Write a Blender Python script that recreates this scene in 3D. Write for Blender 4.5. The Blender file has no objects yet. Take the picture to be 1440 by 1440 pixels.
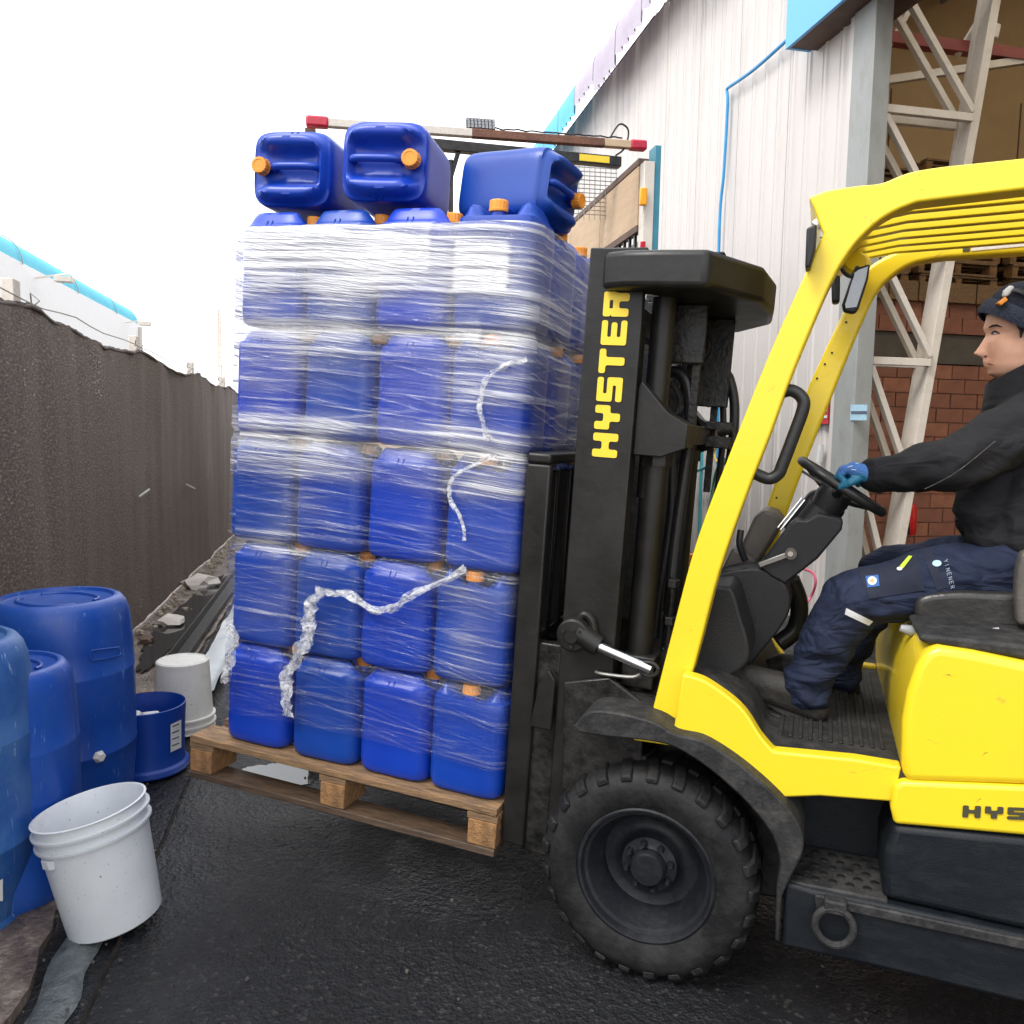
import bpy, bmesh, math, random
import numpy as np
from mathutils import Vector, Matrix, noise
from mathutils.bvhtree import BVHTree
random.seed(7)
sc = bpy.context.scene
COL = sc.collection
R = math.radians

# ------------------------------------------------------------------ camera, sky, sun, exposure
FPX, CAMH = 1150.0, 1.6
YAW, PITCH, ROLL = R(20.5), R(5.4), R(1.0)
_F0 = Vector((-math.sin(YAW), math.cos(YAW), 0)); _R0 = Vector((math.cos(YAW), math.sin(YAW), 0)); _U0 = Vector((0, 0, 1))
FW = _F0*math.cos(PITCH) - _U0*math.sin(PITCH)
_U = _U0*math.cos(PITCH) + _F0*math.sin(PITCH)
RT = _R0*math.cos(ROLL) + _U*math.sin(ROLL)
UPV = _U*math.cos(ROLL) - _R0*math.sin(ROLL)
CAM = Vector((0.406, -2.256, CAMH))
cd = bpy.data.cameras.new('camera'); cam = bpy.data.objects.new('camera', cd); COL.objects.link(cam)
cd.sensor_fit = 'HORIZONTAL'; cd.sensor_width = 36; cd.lens = FPX/1440*36; cd.clip_start = 0.05; cd.clip_end = 2000
m = Matrix((RT, UPV, -FW)).transposed().to_4x4(); m.translation = CAM
cam.matrix_world = m
sc.camera = cam

SUN_EL, SUN_AZ = R(50), R(200)
world = bpy.data.worlds.new('World'); sc.world = world; world.use_nodes = True
wn = world.node_tree; wn.nodes.clear()
sky = wn.nodes.new('ShaderNodeTexSky'); sky.sky_type = 'NISHITA'; sky.sun_disc = False
sky.sun_elevation = SUN_EL; sky.sun_rotation = SUN_AZ; sky.air_density = 1.0; sky.dust_density = 4.0; sky.ozone_density = 1.0
hs = wn.nodes.new('ShaderNodeHueSaturation'); hs.inputs['Saturation'].default_value = 0.10; hs.inputs['Value'].default_value = 1.0
bg = wn.nodes.new('ShaderNodeBackground'); bg.inputs['Strength'].default_value = 0.15
wo = wn.nodes.new('ShaderNodeOutputWorld')
wn.links.new(sky.outputs[0], hs.inputs['Color']); ov = wn.nodes.new('ShaderNodeMix'); ov.data_type = 'RGBA'; ov.inputs[0].default_value = 0.85; ov.inputs[7].default_value = (7.2, 7.35, 7.7, 1)   # even cloud layer over the clear sky
tcw = wn.nodes.new('ShaderNodeTexCoord'); cn = wn.nodes.new('ShaderNodeTexNoise'); cn.inputs['Scale'].default_value = 2.2; cn.inputs['Detail'].default_value = 5.0
wn.links.new(tcw.outputs['Generated'], cn.inputs['Vector'])
cr = wn.nodes.new('ShaderNodeValToRGB'); cr.color_ramp.elements[0].position = 0.36; cr.color_ramp.elements[0].color = (5.0, 5.15, 5.5, 1); cr.color_ramp.elements[1].position = 0.64; cr.color_ramp.elements[1].color = (9.4, 9.5, 9.7, 1)
wn.links.new(cn.outputs[0], cr.inputs[0]); wn.links.new(cr.outputs[0], ov.inputs[7])
wn.links.new(hs.outputs[0], ov.inputs[6]); wn.links.new(ov.outputs[2], bg.inputs[0]); wn.links.new(bg.outputs[0], wo.inputs[0])
sd = bpy.data.lights.new('sun', 'SUN'); sd.energy = 1.2; sd.angle = R(20); sd.color = (1.0, 0.97, 0.92)
sun = bpy.data.objects.new('sun', sd); COL.objects.link(sun)
# light comes from behind the camera, high and a little to its left
sdir = Vector((-0.45, -0.75, 1.15)).normalized()
sun.rotation_euler = sdir.to_track_quat('Z', 'Y').to_euler(); sun.location = (0, 0, 20)
sky.sun_elevation = math.asin(sdir.z); sky.sun_rotation = math.atan2(sdir.x, sdir.y)
sc.view_settings.view_transform = 'Standard'; sc.view_settings.look = 'None'
sc.view_settings.exposure = 1.0; sc.view_settings.gamma = 1
sc.render.engine = 'CYCLES'
sc.cycles.max_bounces = 8; sc.cycles.transparent_max_bounces = 16
sc.cycles.use_denoising = True

# ------------------------------------------------------------------ measuring helpers (photo measurements -> metres)
def ray(x, y): return FW + RT*((x-720)/FPX) - UPV*((y-720)/FPX)
def P(x, y, v):
    r = ray(x, y); return CAM + r*((v-CAM.y)/r.y)
def G(x, y, z=0.0):
    r = ray(x, y); return CAM + r*((z-CAM.z)/r.z)
TH = YAW + R(11.8)
AV = Vector((-math.sin(TH), math.cos(TH), 0)); NV = Vector((math.cos(TH), math.sin(TH), 0))
C0 = Vector((CAM.x, CAM.y, 0))
def B(n, a, z=0.0): return C0 + NV*n + AV*a + Vector((0, 0, z))     # yard frame: n to the right, a away along the fence and warehouse
def L(x, y, n):
    r = ray(x, y); p = CAM + r*(n/r.dot(NV)); return p
def LA(x, y, a):
    r = ray(x, y); return CAM + r*(a/r.dot(AV))
TL = R(3.0)
UD = Vector((math.cos(TL), 0, -math.sin(TL))); UP = Vector((math.sin(TL), 0, math.cos(TL))); Q = Vector((-0.528, 0, 0.236))
def T(a, v, c): return Q + UD*a + Vector((0, v, 0)) + UP*c          # frame of the tilted mast
TM = Matrix((UD, Vector((0, 1, 0)), UP)).transposed()

# ------------------------------------------------------------------ materials
MATS = {}
def nd(nt, t, **kw):
    n = nt.nodes.new(t)
    for k, v in kw.items():
        if k.startswith('_'): setattr(n, k[1:], v)
        else: n.inputs[k.replace('__', ' ')].default_value = v
    return n
def ramp(nt, src, stops):
    r = nt.nodes.new('ShaderNodeValToRGB'); e = r.color_ramp.elements
    while len(e) < len(stops): e.new(0.5)
    for el, (p, c) in zip(e, stops):
        el.position = p; el.color = c if len(c) == 4 else (*c, 1)
    nt.links.new(src, r.inputs[0]); return r
def mapping(nt, scale=(1, 1, 1), rot=(0, 0, 0), coord='Object'):
    tc = nt.nodes.new('ShaderNodeTexCoord'); mp = nt.nodes.new('ShaderNodeMapping')
    mp.inputs['Scale'].default_value = scale; mp.inputs['Rotation'].default_value = rot
    nt.links.new(tc.outputs[coord], mp.inputs[0]); return mp
def mixc(nt, fac, a, b, mode='MIX'):
    mx = nt.nodes.new('ShaderNodeMix'); mx.data_type = 'RGBA'; mx.blend_type = mode
    for s, val in ((0, fac), (6, a), (7, b)):
        if hasattr(val, 'links'): nt.links.new(val, mx.inputs[s])
        else: mx.inputs[s].default_value = val if s == 0 else (*val[:3], 1)
    return mx.outputs[2]
def pm(name, col, rough=0.5, metal=0.0, col2=None, scale=6.0, stretch=(1, 1, 1), bump=0.1, bscale=60.0, dirt=None, dirt_amt=0.45, dirt_scale=9.0,
       coat=0.0, rvar=0.15, spec=0.5, speck=None, wrinkle=0.0):
    mt = bpy.data.materials.new(name); mt.use_nodes = True; nt = mt.node_tree
    bs = nt.nodes['Principled BSDF']
    bs.inputs['Metallic'].default_value = metal; bs.inputs['Coat Weight'].default_value = coat; bs.inputs['Specular IOR Level'].default_value = spec
    mp = mapping(nt, stretch)
    n1 = nd(nt, 'ShaderNodeTexNoise', Scale=scale, Detail=5.0, Roughness=0.6); nt.links.new(mp.outputs[0], n1.inputs['Vector'])
    c2 = col2 or tuple(c*0.8 for c in col)
    f1 = ramp(nt, n1.outputs[0], [(0.35, (0, 0, 0)), (0.65, (1, 1, 1))])
    base = mixc(nt, f1.outputs[0], col, c2)
    if dirt:
        n2 = nd(nt, 'ShaderNodeTexNoise', Scale=dirt_scale, Detail=8.0, Roughness=0.75); nt.links.new(mp.outputs[0], n2.inputs['Vector'])
        f2 = ramp(nt, n2.outputs[0], [(1-dirt_amt-0.12, (0, 0, 0)), (min(1, 1-dirt_amt+0.2), (1, 1, 1))])
        base = mixc(nt, f2.outputs[0], base, dirt)
    if speck:
        n3 = nd(nt, 'ShaderNodeTexNoise', Scale=110.0, Detail=2.0); nt.links.new(mp.outputs[0], n3.inputs['Vector'])
        f3 = ramp(nt, n3.outputs[0], [(0.70, (0, 0, 0)), (0.74, (1, 1, 1))])
        base = mixc(nt, f3.outputs[0], base, speck)
    nt.links.new(base, bs.inputs['Base Color'])
    rr = nt.nodes.new('ShaderNodeMapRange'); rr.inputs[3].default_value = max(0.02, rough-rvar); rr.inputs[4].default_value = min(1, rough+rvar)
    nt.links.new(n1.outputs[0], rr.inputs[0]); nt.links.new(rr.outputs[0], bs.inputs['Roughness'])
    if bump:
        nb = nd(nt, 'ShaderNodeTexNoise', Scale=bscale, Detail=4.0); nt.links.new(mp.outputs[0], nb.inputs['Vector'])
        bp = nd(nt, 'ShaderNodeBump', Strength=bump, Distance=0.01); nt.links.new(nb.outputs[0], bp.inputs['Height']); nt.links.new(bp.outputs[0], bs.inputs['Normal'])
    if wrinkle:
        wn1 = nd(nt, 'ShaderNodeTexNoise', Scale=5.0, Detail=2.5, Distortion=1.0, Roughness=0.5); mw = mapping(nt, (1.0, 1.0, 2.2), (0.5, 0.6, 0.3)); nt.links.new(mw.outputs[0], wn1.inputs['Vector'])
        rg = nt.nodes.new('ShaderNodeMath'); rg.operation = 'SUBTRACT'; rg.inputs[1].default_value = 0.5; nt.links.new(wn1.outputs[0], rg.inputs[0])
        ab = nt.nodes.new('ShaderNodeMath'); ab.operation = 'ABSOLUTE'; nt.links.new(rg.outputs[0], ab.inputs[0])
        bw_ = nd(nt, 'ShaderNodeBump', Strength=wrinkle, Distance=0.09); nt.links.new(ab.outputs[0], bw_.inputs['Height'])
        if bs.inputs['Normal'].links: nt.links.new(bs.inputs['Normal'].links[0].from_socket, bw_.inputs['Normal'])
        nt.links.new(bw_.outputs[0], bs.inputs['Normal'])
    MATS[name] = mt; return mt
def scratches(mt, col=(0.5, 0.6, 0.8), amt=0.62, scl=(40, 40, 3)):
    nt = mt.node_tree; bs = nt.nodes['Principled BSDF']; lk = bs.inputs['Base Color'].links[0]; src = lk.from_socket
    mp = mapping(nt, scl, (0.2, 0.1, 0)); n = nd(nt, 'ShaderNodeTexNoise', Scale=1.0, Detail=6.0, Roughness=0.7, Distortion=1.5); nt.links.new(mp.outputs[0], n.inputs['Vector'])
    f = ramp(nt, n.outputs[0], [(amt, (0, 0, 0)), (amt+0.05, (1, 1, 1))])
    nt.links.new(mixc(nt, f.outputs[0], src, col), bs.inputs['Base Color'])

pm('can_blue', (0.004, 0.028, 0.34), 0.36, spec=0.5, col2=(0.005, 0.036, 0.38), bump=0.05, bscale=25, rvar=0.06, speck=None)
def vary(mt, amt=0.35):
    nt = mt.node_tree; bs = nt.nodes['Principled BSDF']; src = bs.inputs['Base Color'].links[0].from_socket
    oi = nt.nodes.new('ShaderNodeObjectInfo'); h = nt.nodes.new('ShaderNodeHueSaturation')
    mr = nt.nodes.new('ShaderNodeMapRange'); mr.inputs[3].default_value = 1-amt; mr.inputs[4].default_value = 1+amt; nt.links.new(oi.outputs['Random'], mr.inputs[0]); nt.links.new(mr.outputs[0], h.inputs['Value'])
    m2 = nt.nodes.new('ShaderNodeMapRange'); m2.inputs[3].default_value = 0.488; m2.inputs[4].default_value = 0.5; nt.links.new(oi.outputs['Random'], m2.inputs[0]); nt.links.new(m2.outputs[0], h.inputs['Hue'])
    nt.links.new(src, h.inputs['Color']); nt.links.new(h.outputs[0], bs.inputs['Base Color'])
vary(MATS['can_blue'], 0.18); scratches(MATS['can_blue'], (0.06, 0.11, 0.36), 0.70, (30, 30, 4))
pm('cap_orange', (0.85, 0.26, 0.02), 0.45, col2=(0.8, 0.3, 0.03), bump=0.03)
pm('barrel_blue', (0.006, 0.055, 0.32), 0.36, spec=0.5, col2=(0.010, 0.075, 0.38), scale=4, bump=0.08, bscale=14, dirt=(0.03, 0.085, 0.30), dirt_amt=0.40, dirt_scale=5); scratches(MATS['barrel_blue'], (0.16, 0.30, 0.56), 0.62)
pm('barrel_dusty', (0.012, 0.075, 0.30), 0.45, col2=(0.025, 0.12, 0.36), scale=4, bump=0.08, bscale=14, dirt=(0.07, 0.16, 0.36), dirt_amt=0.46, dirt_scale=4); scratches(MATS['barrel_dusty'], (0.35, 0.48, 0.7), 0.63)
pm('bucket_white', (0.66, 0.69, 0.72), 0.42, col2=(0.60, 0.63, 0.66), bump=0.03, speck=(0.2, 0.2, 0.2), dirt=(0.45, 0.45, 0.44), dirt_amt=0.3)
pm('bucket_grimy', (0.74, 0.73, 0.69), 0.5, col2=(0.68, 0.66, 0.62), speck=(0.12, 0.11, 0.1), dirt=(0.5, 0.46, 0.4), dirt_amt=0.34)
pm('pallet_wood', (0.38, 0.22, 0.10), 0.72, col2=(0.20, 0.115, 0.055), scale=5, stretch=(2, 14, 30), bump=0.5, bscale=14, dirt=(0.09, 0.065, 0.045), dirt_amt=0.48, dirt_scale=3.5); scratches(MATS['pallet_wood'], (0.05, 0.035, 0.025), 0.60, (3, 40, 60))
pm('pallet_endgrain', (0.38, 0.20, 0.08), 0.8, col2=(0.22, 0.11, 0.045), scale=40, bump=0.6, bscale=150, dirt=(0.1, 0.06, 0.03), dirt_amt=0.42)
pm('pallet_wet', (0.12, 0.075, 0.045), 0.5, col2=(0.05, 0.032, 0.022), scale=5, stretch=(2, 14, 30), bump=0.5, bscale=14)
pm('yellow_paint', (0.84, 0.62, 0.018), 0.32, col2=(0.81, 0.59, 0.02), scale=3, bump=0.02, bscale=120, coat=0.25, rvar=0.06, dirt=(0.5, 0.35, 0.05), dirt_amt=0.2, dirt_scale=14)
scratches(MATS['yellow_paint'], (0.16, 0.11, 0.03), 0.685, (16, 16, 30)); scratches(MATS['yellow_paint'], (0.62, 0.43, 0.04), 0.64, (5, 5, 7))
pm('yellow_print', (0.86, 0.62, 0.03), 0.5, bump=0.05, col2=(0.75, 0.52, 0.04))
pm('dark_print', (0.06, 0.055, 0.03), 0.5, bump=0)
pm('mast_black', (0.009, 0.0085, 0.008), 0.4, spec=0.35, col2=(0.018, 0.017, 0.016), scale=7, bump=0.08, bscale=45, dirt=(0.04, 0.036, 0.032), dirt_amt=0.30, dirt_scale=12)
pm('greasy_black', (0.006, 0.006, 0.006), 0.34, spec=0.35, col2=(0.03, 0.028, 0.026), scale=20, bump=0.25, bscale=60, dirt=(0.03, 0.026, 0.022), dirt_amt=0.36)
pm('rubber_hose', (0.018, 0.018, 0.019), 0.4, bump=0.1)
pm('skirt_black', (0.005, 0.007, 0.010), 0.5, spec=0.28, col2=(0.008, 0.010, 0.013), bump=0.15, bscale=160, dirt=(0.022, 0.024, 0.027), dirt_amt=0.38, stretch=(1, 1, 3))
pm('dusty_rubber', (0.013, 0.013, 0.0145), 0.62, spec=0.3, col2=(0.024, 0.0235, 0.0235), bump=0.25, bscale=90, dirt=(0.065, 0.062, 0.058), dirt_amt=0.44, dirt_scale=16)
pm('tyre', (0.006, 0.0062, 0.007), 0.62, spec=0.28, col2=(0.011, 0.011, 0.012), bump=0.25, bscale=50, dirt=(0.033, 0.031, 0.029), dirt_amt=0.44, dirt_scale=11)
pm('rim_grey', (0.007, 0.008, 0.011), 0.5, spec=0.3, col2=(0.013, 0.014, 0.017), bump=0.2, bscale=50, dirt=(0.030, 0.031, 0.033), dirt_amt=0.4)
pm('chrome', (0.78, 0.79, 0.8), 0.16, 1.0, bump=0.02, rvar=0.05)
pm('steel', (0.30, 0.29, 0.27), 0.4, 0.8, bump=0.1)
pm('rust', (0.20, 0.085, 0.05), 0.75, col2=(0.11, 0.05, 0.035), bump=0.5)
pm('dash_black', (0.014, 0.0145, 0.016), 0.45, spec=0.35, col2=(0.019, 0.0195, 0.021), bump=0.15, bscale=220, dirt=(0.045, 0.043, 0.04), dirt_amt=0.3)
pm('dash_dusty', (0.12, 0.105, 0.09), 0.5, col2=(0.07, 0.062, 0.055), bump=0.2)
pm('seat_vinyl', (0.022, 0.021, 0.02), 0.32, col2=(0.03, 0.028, 0.026), bump=0.2, bscale=40, dirt=(0.10, 0.09, 0.075), dirt_amt=0.3)
pm('mirror_glass', (0.20, 0.205, 0.215), 0.22, 0.9, bump=0.1, bscale=20)
pm('jacket', (0.009, 0.009, 0.011), 0.8, spec=0.3, col2=(0.013, 0.013, 0.016), bump=0.25, bscale=300, wrinkle=0.3)
pm('trousers', (0.013, 0.020, 0.048), 0.8, spec=0.3, col2=(0.009, 0.014, 0.034), scale=9, bump=0.25, bscale=400, dirt=(0.02, 0.028, 0.055), dirt_amt=0.32, wrinkle=0.55)
pm('trouser_panel', (0.006, 0.010, 0.028), 0.8, bump=0.25, bscale=400)
pm('skin', (0.74, 0.43, 0.30), 0.5, col2=(0.66, 0.34, 0.22), scale=14, bump=0.08, bscale=120)
MATS['skin'].node_tree.nodes['Principled BSDF'].inputs['Subsurface Weight'].default_value = 0.15
MATS['skin'].node_tree.nodes['Principled BSDF'].inputs['Subsurface Radius'].default_value = (0.02, 0.008, 0.004)
pm('glove_knit', (0.035, 0.12, 0.38), 0.8, col2=(0.06, 0.17, 0.45), bump=0.6, bscale=260)
pm('glove_coat', (0.01, 0.16, 0.27), 0.45, col2=(0.012, 0.12, 0.22), bump=0.3, bscale=100)
pm('lip', (0.16, 0.05, 0.04), 0.6, bump=0)
pm('hat_knit', (0.008, 0.011, 0.024), 0.95, col2=(0.016, 0.02, 0.038), stretch=(1, 1, 1), bump=0.9, bscale=180)
pm('hat_cuff', (0.028, 0.036, 0.06), 0.95, col2=(0.014, 0.019, 0.034), bump=0.9, bscale=200)
pm('hair', (0.02, 0.014, 0.01), 0.7, bump=0.6, bscale=200)
pm('grey_plastic', (0.33, 0.34, 0.36), 0.35, bump=0.05)
pm('white_plastic', (0.7, 0.7, 0.68), 0.4, bump=0.05)
pm('boot', (0.010, 0.009, 0.008), 0.6, col2=(0.028, 0.025, 0.022), bump=0.4, dirt=(0.05, 0.045, 0.04), dirt_amt=0.42)
pm('reflective', (0.72, 0.74, 0.77), 0.35, bump=0.4, bscale=300)
pm('print_grey', (0.35, 0.40, 0.47), 0.6, bump=0)
pm('lime', (0.55, 0.8, 0.05), 0.5, bump=0)
pm('red_lens', (0.55, 0.02, 0.05), 0.25, bump=0.1); pm('amber_lens', (0.95, 0.42, 0.02), 0.3, bump=0.1)
pm('extinguisher_red', (0.7, 0.02, 0.02), 0.3, bump=0)
pm('wall_white', (0.58, 0.54, 0.515), 0.45, col2=(0.54, 0.50, 0.475), scale=1.2, stretch=(1, 1, 0.25), bump=0.05, dirt=(0.47, 0.43, 0.39), dirt_amt=0.34, dirt_scale=3)
pm('cream_paint', (0.68, 0.62, 0.55), 0.55, col2=(0.62, 0.56, 0.49), bump=0.2, dirt=(0.40, 0.35, 0.29), dirt_amt=0.34, dirt_scale=7, speck=(0.25, 0.2, 0.15))
pm('column_grey', (0.30, 0.31, 0.30), 0.5, col2=(0.26, 0.27, 0.26), scale=3, stretch=(1, 1, 0.4), bump=0.1, dirt=(0.2, 0.19, 0.17), dirt_amt=0.38)
pm('fascia_blue', (0.12, 0.40, 0.78), 0.5, col2=(0.14, 0.43, 0.8), bump=0.05, scale=2)
pm('trim_blue', (0.10, 0.42, 0.66), 0.45, col2=(0.13, 0.48, 0.7), bump=0.05, scale=2)
pm('trim_lilac', (0.40, 0.35, 0.43), 0.5, col2=(0.46, 0.42, 0.49), bump=0.05, scale=2)
pm('trim_cyan', (0.13, 0.52, 0.66), 0.5, col2=(0.17, 0.57, 0.70), bump=0.02, scale=2)
pm('chalk_white', (0.86, 0.86, 0.86), 0.6, col2=(0.84, 0.84, 0.84), bump=0.02)
pm('brick', (0.32, 0.135, 0.088), 0.85, col2=(0.25, 0.105, 0.072), scale=5, bump=0.5, bscale=50, dirt=(0.38, 0.19, 0.12), dirt_amt=0.36, dirt_scale=12)
pm('brick_pale', (0.42, 0.18, 0.11), 0.85, col2=(0.3, 0.12, 0.08), scale=5, bump=0.5, bscale=50)
pm('mortar', (0.27, 0.17, 0.125), 0.9, bump=0.4)
pm('concrete', (0.13, 0.115, 0.095), 0.85, col2=(0.10, 0.088, 0.074), scale=4, bump=0.4)
pm('ochre_wall', (0.52, 0.37, 0.21), 0.8, col2=(0.46, 0.325, 0.18), scale=1.0, bump=0.1)
pm('plywood', (0.56, 0.41, 0.27), 0.7, col2=(0.49, 0.35, 0.22), scale=4, stretch=(1, 1, 4), bump=0.2, dirt=(0.3, 0.22, 0.15), dirt_amt=0.34)
pm('dark_wood', (0.10, 0.06, 0.045), 0.7, col2=(0.16, 0.10, 0.07), bump=0.4, stretch=(1, 1, 6))
pm('truck_blue', (0.05, 0.25, 0.34), 0.5, bump=0.1)
pm('beam_red', (0.25, 0.05, 0.04), 0.6, bump=0.1)
pm('hose_blue', (0.03, 0.30, 0.62), 0.4, bump=0); pm('hose_green', (0.02, 0.13, 0.08), 0.4, bump=0)
pm('hose_yellow', (0.7, 0.45, 0.1), 0.5, bump=0); pm('hose_teal', (0.05, 0.35, 0.4), 0.4, bump=0); pm('hose_pink', (0.5, 0.08, 0.15), 0.4, bump=0)
pm('sign_red', (0.65, 0.03, 0.04), 0.4, bump=0); pm('sticker_blue', (0.3, 0.5, 0.62), 0.5, bump=0, col2=(0.4, 0.58, 0.68), scale=30)
pm('paper', (0.75, 0.75, 0.74), 0.7, bump=0); pm('ink', (0.1, 0.12, 0.16), 0.7, bump=0)
pm('wet_silt', (0.06, 0.07, 0.072), 0.35, col2=(0.15, 0.17, 0.175), scale=22, bump=0.7, bscale=90, dirt=(0.02, 0.02, 0.022), dirt_amt=0.4)
pm('wet_dark', (0.015, 0.014, 0.014), 0.3, col2=(0.04, 0.035, 0.03), scale=20, bump=0.6)
pm('grit', (0.07, 0.065, 0.06), 0.8, col2=(0.12, 0.11, 0.10), bump=0)
pm('rubble', (0.5, 0.43, 0.35), 0.9, col2=(0.36, 0.30, 0.23), bump=0.6, bscale=30)
pm('plaster', (0.72, 0.68, 0.62), 0.9, col2=(0.6, 0.54, 0.47), bump=0.6, bscale=40)
pm('dirt', (0.12, 0.085, 0.06), 0.85, col2=(0.20, 0.15, 0.11), scale=3, bump=0.8, bscale=25)

# wet asphalt
def asphalt():
    mt = bpy.data.materials.new('asphalt'); mt.use_nodes = True; nt = mt.node_tree; bs = nt.nodes['Principled BSDF']
    mp = mapping(nt)
    big = nd(nt, 'ShaderNodeTexNoise', Scale=1.1, Detail=6.0, Roughness=0.62); nt.links.new(mp.outputs[0], big.inputs['Vector'])
    med = nd(nt, 'ShaderNodeTexNoise', Scale=9.0, Detail=6.0, Roughness=0.7); nt.links.new(mp.outputs[0], med.inputs['Vector'])
    vo = nd(nt, 'ShaderNodeTexVoronoi', Scale=95.0); nt.links.new(mp.outputs[0], vo.inputs['Vector'])
    vo2 = nd(nt, 'ShaderNodeTexVoronoi', Scale=42.0); nt.links.new(mp.outputs[0], vo2.inputs['Vector'])
    c1 = ramp(nt, med.outputs[0], [(0.3, (0.007, 0.0072, 0.0085)), (0.55, (0.0115, 0.012, 0.014)), (0.8, (0.020, 0.0205, 0.023))])
    pebble = ramp(nt, vo.outputs['Color'], [(0.90, (0, 0, 0)), (0.93, (1, 1, 1))])
    sep = nt.nodes.new('ShaderNodeSeparateColor'); nt.links.new(vo.outputs['Color'], sep.inputs[0])
    pf = ramp(nt, sep.outputs[0], [(0.93, (0, 0, 0)), (0.97, (1, 1, 1))])
    col = mixc(nt, pf.outputs[0], c1.outputs[0], (0.038, 0.037, 0.035))
    nt.links.new(col, bs.inputs['Base Color'])
    rg = ramp(nt, big.outputs[0], [(0.38, (0.62, 0.62, 0.62)), (0.50, (0.42, 0.42, 0.42)), (0.60, (0.14, 0.14, 0.14))])
    # a shallow wet patch left of the pallet where water has drained off the load
    geo = nt.nodes.new('ShaderNodeNewGeometry'); dn = nt.nodes.new('ShaderNodeVectorMath'); dn.operation = 'DISTANCE'; wc = G(320, 1150); dn.inputs[1].default_value = (wc.x, wc.y, 0)
    nt.links.new(geo.outputs['Position'], dn.inputs[0])
    wob = nt.nodes.new('ShaderNodeMath'); wob.operation = 'MULTIPLY_ADD'; wob.inputs[1].default_value = 0.9; nt.links.new(med.outputs[0], wob.inputs[0]); nt.links.new(dn.outputs['Value'], wob.inputs[2])
    wet = nt.nodes.new('ShaderNodeMapRange'); wet.inputs[1].default_value = 0.62; wet.inputs[2].default_value = 1.25; wet.inputs[3].default_value = 1.0; wet.inputs[4].default_value = 0.0; nt.links.new(wob.outputs[0], wet.inputs[0])
    rgm = mixc(nt, wet.outputs[0], rg.outputs[0], (0.13, 0.13, 0.13))
    nt.links.new(rgm, bs.inputs['Roughness'])
    bs.inputs['Specular IOR Level'].default_value = 0.32
    add = nt.nodes.new('ShaderNodeMath'); add.operation = 'MULTIPLY_ADD'; add.inputs[1].default_value = 0.7
    nt.links.new(vo.outputs['Distance'], add.inputs[0])
    m2 = nt.nodes.new('ShaderNodeMath'); m2.operation = 'MULTIPLY_ADD'; m2.inputs[1].default_value = 0.9
    nt.links.new(vo2.outputs['Distance'], m2.inputs[0]); nt.links.new(med.outputs[0], m2.inputs[2]); nt.links.new(m2.outputs[0], add.inputs[2])
    fine = nd(nt, 'ShaderNodeTexNoise', Scale=210.0, Detail=3.0, Roughness=0.7); nt.links.new(mp.outputs[0], fine.inputs['Vector'])
    ad2 = nt.nodes.new('ShaderNodeMath'); ad2.operation = 'MULTIPLY_ADD'; ad2.inputs[1].default_value = 0.55; nt.links.new(fine.outputs[0], ad2.inputs[0]); nt.links.new(add.outputs[0], ad2.inputs[2])
    bs_r = ramp(nt, big.outputs[0], [(0.42, (0.72, 0.72, 0.72)), (0.66, (0.42, 0.42, 0.42))])
    bp = nd(nt, 'ShaderNodeBump', Strength=0.5, Distance=0.010); nt.links.new(bs_r.outputs[0], bp.inputs['Strength']); nt.links.new(ad2.outputs[0], bp.inputs['Height']); nt.links.new(bp.outputs[0], bs.inputs['Normal'])
    MATS['asphalt'] = mt
asphalt()
def slab_mat():
    mt = bpy.data.materials.new('muddy_slab'); mt.use_nodes = True; nt = mt.node_tree; bs = nt.nodes['Principled BSDF']; mp = mapping(nt)
    a = nd(nt, 'ShaderNodeTexNoise', Scale=7.0, Detail=10.0, Roughness=0.78); nt.links.new(mp.outputs[0], a.inputs['Vector'])
    b = nd(nt, 'ShaderNodeTexNoise', Scale=60.0, Detail=3.0); nt.links.new(mp.outputs[0], b.inputs['Vector'])
    c = ramp(nt, a.outputs[0], [(0.3, (0.06, 0.045, 0.036)), (0.5, (0.15, 0.115, 0.095)), (0.68, (0.38, 0.32, 0.27))])
    nt.links.new(c.outputs[0], bs.inputs['Base Color'])
    r = ramp(nt, a.outputs[0], [(0.35, (0.15, 0.15, 0.15)), (0.6, (0.6, 0.6, 0.6))]); nt.links.new(r.outputs[0], bs.inputs['Roughness'])
    bp = nd(nt, 'ShaderNodeBump', Strength=0.8, Distance=0.01); nt.links.new(b.outputs[0], bp.inputs['Height']); nt.links.new(bp.outputs[0], bs.inputs['Normal'])
    MATS['muddy_slab'] = mt
slab_mat()
def water_mat():
    mt = bpy.data.materials.new('water'); mt.use_nodes = True; nt = mt.node_tree; bs = nt.nodes['Principled BSDF']; mp = mapping(nt)
    bs.inputs['Base Color'].default_value = (0.02, 0.02, 0.022, 1); bs.inputs['Roughness'].default_value = 0.03; bs.inputs['Specular IOR Level'].default_value = 0.9
    n = nd(nt, 'ShaderNodeTexNoise', Scale=7.0, Detail=2.0); nt.links.new(mp.outputs[0], n.inputs['Vector'])
    bp = nd(nt, 'ShaderNodeBump', Strength=0.05, Distance=0.01); nt.links.new(n.outputs[0], bp.inputs['Height']); nt.links.new(bp.outputs[0], bs.inputs['Normal'])
    MATS['water'] = mt
water_mat()
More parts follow.
